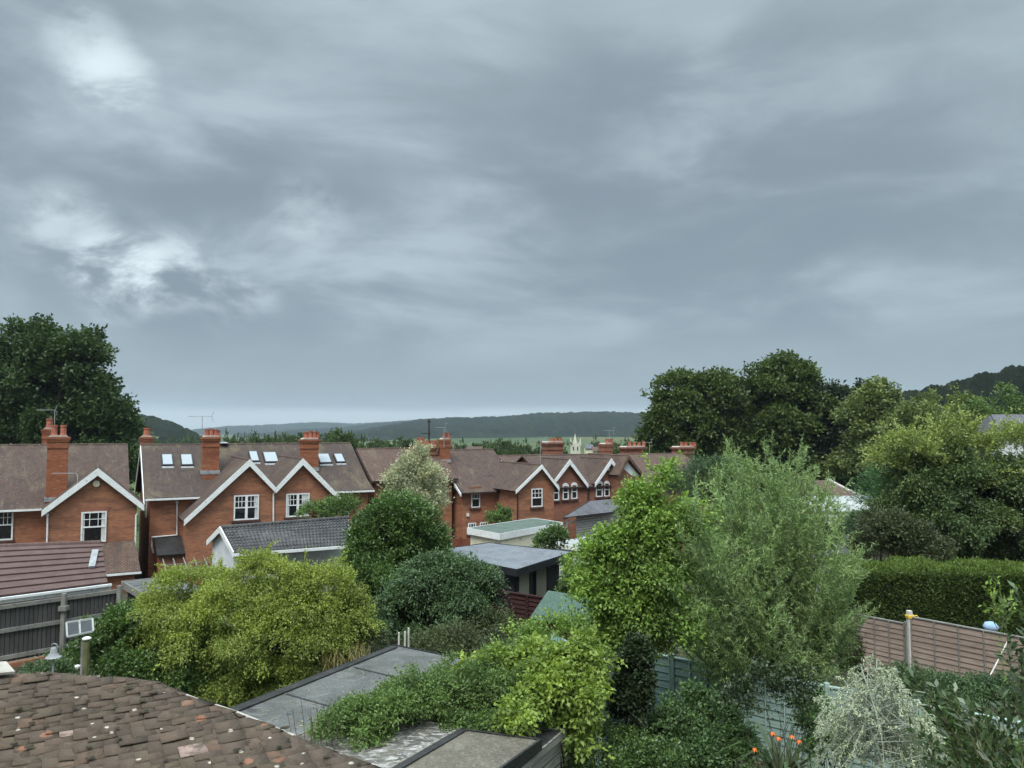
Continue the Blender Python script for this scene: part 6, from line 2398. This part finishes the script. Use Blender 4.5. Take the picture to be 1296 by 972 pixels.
for i in range(9):
    px = 372 + i * 7
    a_ = at(px, 945, 10.4 + .05 * i)
    b_ = at(px - 6 + rb.uniform(-4, 4), 885 + rb.uniform(0, 30), 10.4)
    mb.tube([a_, (a_ + b_) / 2 + rb.normal(0, .02, 3), b_], [.005, .004, .002], 4)
mb.build('stems', 'wood_brown', root, worldspace=True, recalc=False)

# ground cover: low leaves over the near gardens
rgc = np.random.default_rng(110)
nL = 90000
yy = 9 + 26 * rgc.uniform(0, 1, nL) ** 1.4
xx = rgc.uniform(-.62, .72, nL) * yy
zz = np.array([ground(y_) for y_ in yy]) + rgc.uniform(0, .35, nL) * (1 + .8 * np.sin(xx * 1.7) * np.sin(yy * 1.3))
P_ = np.stack([xx, yy, zz], 1)
D_ = rgc.normal(0, 1, (nL, 3)) * [1, 1, .4] + (0, 0, .5)
o = quads_obj('ground_cover', leaf_quads(P_, D_, .1, .05, rgc), 'leaf_rose', None, tint=rgc.uniform(0, .8, nL))
tag(o, 'low leafy ground cover and ivy over the garden beds', 'ground cover', kind='stuff')

# ------------------------------------------------------------------ lamp post, bell lamp, framed panel
px = 108
q = at(px, 860, 14.5)
root = thing('garden_lamp', 'wooden post with a small white capped lamp in front of the dark shrub', 'lamp post', (q[0], 14.5, .5))
mb = MB()
mb.tube([(q[0], 14.5, .4), (q[0], 14.5, at(px, 811, 14.5)[2])], .055, 8)
mb.build('post', 'stem_green', root, worldspace=True)
mb = MB()
zt_ = at(px, 809, 14.5)[2]
mb.lathe((q[0], 14.5, zt_), [(.075, 0), (.08, .02), (.05, .04), (.0, .045)], 10)
mb.lathe((q[0], 14.5, zt_), [(.0, -.005), (.075, 0)], 10)
mb.build('cap', 'white_paint', root, worldspace=True, recalc=False)
mb = MB()
mb.lathe((q[0] - .07, 14.35, zt_ - .46), [(0, -.03), (.04, -.02), (.05, .02), (0, .04)], 8)
mb.build('lamp', 'white_paint', root, worldspace=True)
c_ = at(68, 824, 15.6)
root = thing('bell_lantern', 'grey bell shaped shade standing on the pale ledge', 'lantern', tuple(c_ - (0, 0, .25)))
mb = MB()
mb.lathe(c_ - (0, 0, .12), [(.15, 0), (.10, .03), (.065, .10), (.06, .17), (.03, .2), (0, .205)], 14)
mb.build('shade', 'lead', root, worldspace=True, smooth=True)
mb = MB()
mb.tube([c_ + (-.05, 0, .06), c_ + (-.045, 0, .13), c_ + (0, 0, .15), c_ + (.06, 0, .13), c_ + (.08, 0, .07)], .012, 6)
mb.tube([c_ - (0, 0, 1.9), c_ - (0, 0, .1)], .02, 6)
mb.build('hook', 'lead', root, worldspace=True, recalc=False)
a_, b_ = at(84, 788, 16.2), at(117, 783, 16.2)
root = thing('window_frame', 'white framed two light glazed panel leaning above the dark shrub', 'window frame', tuple(a_ - (0, 0, 1)))
bt0, bt1 = at(85, 806, 16.0), at(118, 799, 16.0)
mb = MB()
for u_, v_ in ((a_, b_), (b_, bt1), (bt1, bt0), (bt0, a_), ((a_ + b_) / 2, (bt0 + bt1) / 2)):
    mb.bar(tuple(u_), tuple(v_), .035, .035)
mb.build('frame', 'concrete_pale', root, worldspace=True)
mb = MB()
mb.prism([a_, b_, bt1, bt0], (0, .012, 0))
mb.build('pane', 'glass_dark', root, worldspace=True)
mb = MB()
for u_ in ((bt0 + bt1) / 2,):
    mb.bar((u_[0], u_[1] + .1, .4), tuple(u_ + (0, .1, .0)), .045)
mb.build('leg', 'fence_rail', root, worldspace=True)

# ------------------------------------------------------------------ utility pole, church, distant trees and roofs
Yp = 62
a_, b_ = at(543, 590, Yp), at(543, 530, Yp)
root = thing('utility_pole', 'dark utility pole standing behind the long chimney stack', 'pole', (a_[0], Yp, ground(Yp)))
mb = MB()
mb.tube([(a_[0], Yp, ground(Yp)), tuple(b_)], [.09, .06], 8)
mb.build('pole', 'dark_gutter', root, worldspace=True)
mb = MB()
mb.bar(tuple(b_ + (-.15, 0, -.25)), tuple(b_ + (.15, 0, -.25)), .1)
mb.bar(tuple(b_ + (-.6, 0, -1.2)), tuple(b_ + (.1, 0, -1.2)), .06)
mb.build('bracket', 'dark_metal', root, worldspace=True)

Yt = 260
a_ = at(722.5, 575, Yt)
b_ = at(734.5, 575, Yt)
zt_ = at(0, 562, Yt)[2]
root = thing('church', 'pale stone church tower with a thin spire beyond the roofs', 'church', ((a_[0] + b_[0]) / 2, Yt, -12))
mb = MB()
w_ = b_[0] - a_[0]
mb.box(a_[0], b_[0], Yt, Yt + w_, -15, zt_)
mb.build('tower', 'stone_tower', root, worldspace=True)
mb = MB()
for i in range(4):
    x = a_[0] + w_ * (i + .5) / 4
    mb.box(x - w_ * .08, x + w_ * .08, Yt - .05, Yt + .3, zt_, zt_ + .6)
for x in (a_[0], b_[0]):
    mb.lathe((x, Yt + .1, zt_), [(.35, -.5), (.3, 1.0), (0, 2.2)], 6)
mb.build('parapet', 'stone_tower', root, worldspace=True)
mb = MB()
mb.lathe(((a_[0] + b_[0]) / 2, Yt + w_ / 2, zt_), [(.75, 0), (.5, 1.5), (0, at(0, 548, Yt)[2] - zt_)], 8)
mb.build('spire', 'stone_tower', root, worldspace=True)
for k in (-.22, .22):
    mb = MB()
    xm = (a_[0] + b_[0]) / 2 + k * w_
    mb.box(xm - .2, xm + .2, Yt - .06, Yt + .04, zt_ - 2.2, zt_ - .9)
    mb.build('belfry_opening', 'dark_metal', root, worldspace=True)


def copy_tree(o, loc, rz, sc, label, group):
    c = o.copy()
    COL.objects.link(c)
    c.location = loc
    c.rotation_euler = (0, 0, rz)
    c.scale = (sc[0], sc[0], sc[1])
    c['label'] = label
    c['group'] = group
    for ch in o.children:
        k = ch.copy()
        COL.objects.link(k)
        k.parent = c
    return c


protos = []
for i in range(3):
    rr_ = np.random.default_rng(200 + i)
    lobes = [(np.array([rr_.normal(0, 1.6), rr_.normal(0, 1.6), 6 + rr_.normal(0, 1.6)]), np.array([2.6, 2.6, 2.4]) * rr_.uniform(.8, 1.2)) for _ in range(6)] + [(np.array([0, 0, 3.2]), np.array([3.6, 3.6, 2.6]))]
    root = thing('distant_tree', 'x', 'tree', (0, 0, 0))
    cl = crown(root, 'leaf_distant', lobes, 1500, 5, .6, .55, .36, sub=14, subr=.4, seed=210 + i, spread=.9, zmin=-.9)
    limbs(root, (0, 0, 0), cl, .3, nlimb=8)
    protos.append(root)
PH_ = [max(v.co.z for v in o.children[0].data.vertices) for o in protos]
PW_ = [max(abs(v.co.x) for v in o.children[0].data.vertices) * 2 for o in protos]
rd = random.Random(5)
spots = []
# (px, top py, Y, width px)
belt = [(190, 548, 260, 20), (214, 549, 240, 18), (236, 546, 250, 22), (262, 548, 220, 20), (285, 541, 170, 22), (303, 546, 170, 22), (318, 542, 180, 14), (334, 548, 190, 26), (350, 549, 165, 22), (366, 546, 160, 24), (382, 549, 150, 22), (412, 549, 150, 26), (425, 539, 130, 30), (440, 543, 128, 28), (455, 549, 120, 26), (468, 556, 110, 24), (482, 553, 170, 28), (500, 555, 150, 26), (515, 551, 190, 26), (532, 556, 170, 24), (550, 557, 210, 22), (570, 557, 230, 24), (590, 553, 200, 24), (606, 557, 180, 24), (622, 555, 190, 22), (640, 553, 160, 24), (655, 556, 150, 20), (670, 553, 180, 24), (688, 556, 190, 20), (705, 551, 200, 20), (758, 549, 230, 20), (776, 554, 210, 20), (792, 552, 200, 22), (808, 554, 190, 24), (822, 552, 180, 24), (352, 544, 120, 30), (372, 546, 115, 28), (395, 545, 110, 26), (418, 541, 105, 32), (438, 541, 100, 30), (456, 548, 95, 26), (332, 549, 120, 24), (475, 555, 95, 24), (562, 560, 120, 24), (640, 559, 120, 24), (770, 559, 130, 22), (800, 558, 130, 22), (200, 556, 150, 26), (240, 556, 140, 26)]
grp = 'belt of distant trees beyond the brick roofs'
def terr(x, y):
    return float(terrain(np.array(math.atan2(x, y)), np.array(math.hypot(x, y))))
for i, (px, py, Yd, wpx) in enumerate(belt):
    q = at(px, py, Yd)
    zg = terr(q[0], Yd)
    hgt = max(3, q[2] - zg)
    wid = wpx * 2.2 * Yd / F
    pi_ = i if i < 3 else rd.randrange(3)
    sc = (wid / PW_[pi_], hgt / PH_[pi_])
    lab = 'small dark green tree in the belt of trees beyond the brick roofs'
    if i < 3:
        o = protos[i]
        o.location = (q[0], Yd, zg)
        o.scale = (sc[0], sc[0], sc[1])
        o['label'] = lab
        o['group'] = grp
    else:
        copy_tree(protos[pi_], (q[0], Yd, zg), rd.uniform(0, 6.28), sc, lab, grp)

# village roofs far away
vr = [(566, 563, 150, 14, 'roof_tile_red', 'pale tan roof among distant trees right of the near chimney pots'), (600, 566, 150, 18, 'roof_tile_red', 'long low roof among distant trees above the brick house ridge'), (746, 563, 210, 9, 'slate', 'tiny grey roofed house right of the church tower'), (755, 566, 190, 8, 'white', 'tiny white walled house right of the church tower')]
for px, py, Yd, wpx, mt, lab in vr:
    q = at(px, py, Yd)
    zg = terr(q[0], Yd)
    w_ = wpx * Yd / F
    root = thing('distant_house', lab, 'house', (q[0], Yd, zg))
    mb = MB()
    mb.box(q[0] - w_ / 2, q[0] + w_ / 2, Yd, Yd + 5, zg - 1, q[2] - 1.0)
    mb.build('wall', 'cream_render', root, worldspace=True)
    mb = MB()
    mb.slab([(q[0] - w_ / 2 - .2, Yd - .3, q[2] - 1.1), (q[0] + w_ / 2 + .2, Yd - .3, q[2] - 1.1), (q[0] + w_ / 2 + .2, Yd + 2.5, q[2]), (q[0] - w_ / 2 - .2, Yd + 2.5, q[2])], .1)
    mb.build('roof', 'roof_tile_red' if mt != 'slate' else 'slate', root, worldspace=True)

# tree between H5 and the feathery shrub
tree('shrub', 'grey-brown twiggy bush in front of the far right brick roof', 'shrub', 885, 46, 'leaf_dusky', [LB(880, 608, 46, 34, 20), LB(905, 600, 46, 26, 22), LB(860, 620, 46, 22, 16), LB(900, 630, 46, 36, 22)], 3200, 6, .36, .13, .05, r0=.06, sub=20, subr=.34, seed=120, stems=3, up=.5)

# ------------------------------------------------------------------ haze
m = bpy.data.materials.new('haze')
m.use_nodes = True
t = m.node_tree
t.nodes.remove(t.nodes['Principled BSDF'])
pv = t.nodes.new('ShaderNodeVolumePrincipled')
pv.inputs['Color'].default_value = (0.74, 0.87, 1.0, 1)
pv.inputs['Density'].default_value = 0.00014
pv.inputs['Anisotropy'].default_value = 0.2
t.links.new(pv.outputs[0], t.nodes['Material Output'].inputs['Volume'])
MAT['haze'] = m
mb = MB()
mb.box(-5300, 5300, -5300, 5300, -30, 200)
hz = mb.build('haze', 'haze', None)
tag(hz, 'thin bluish air haze over the valley', 'haze', kind='stuff')
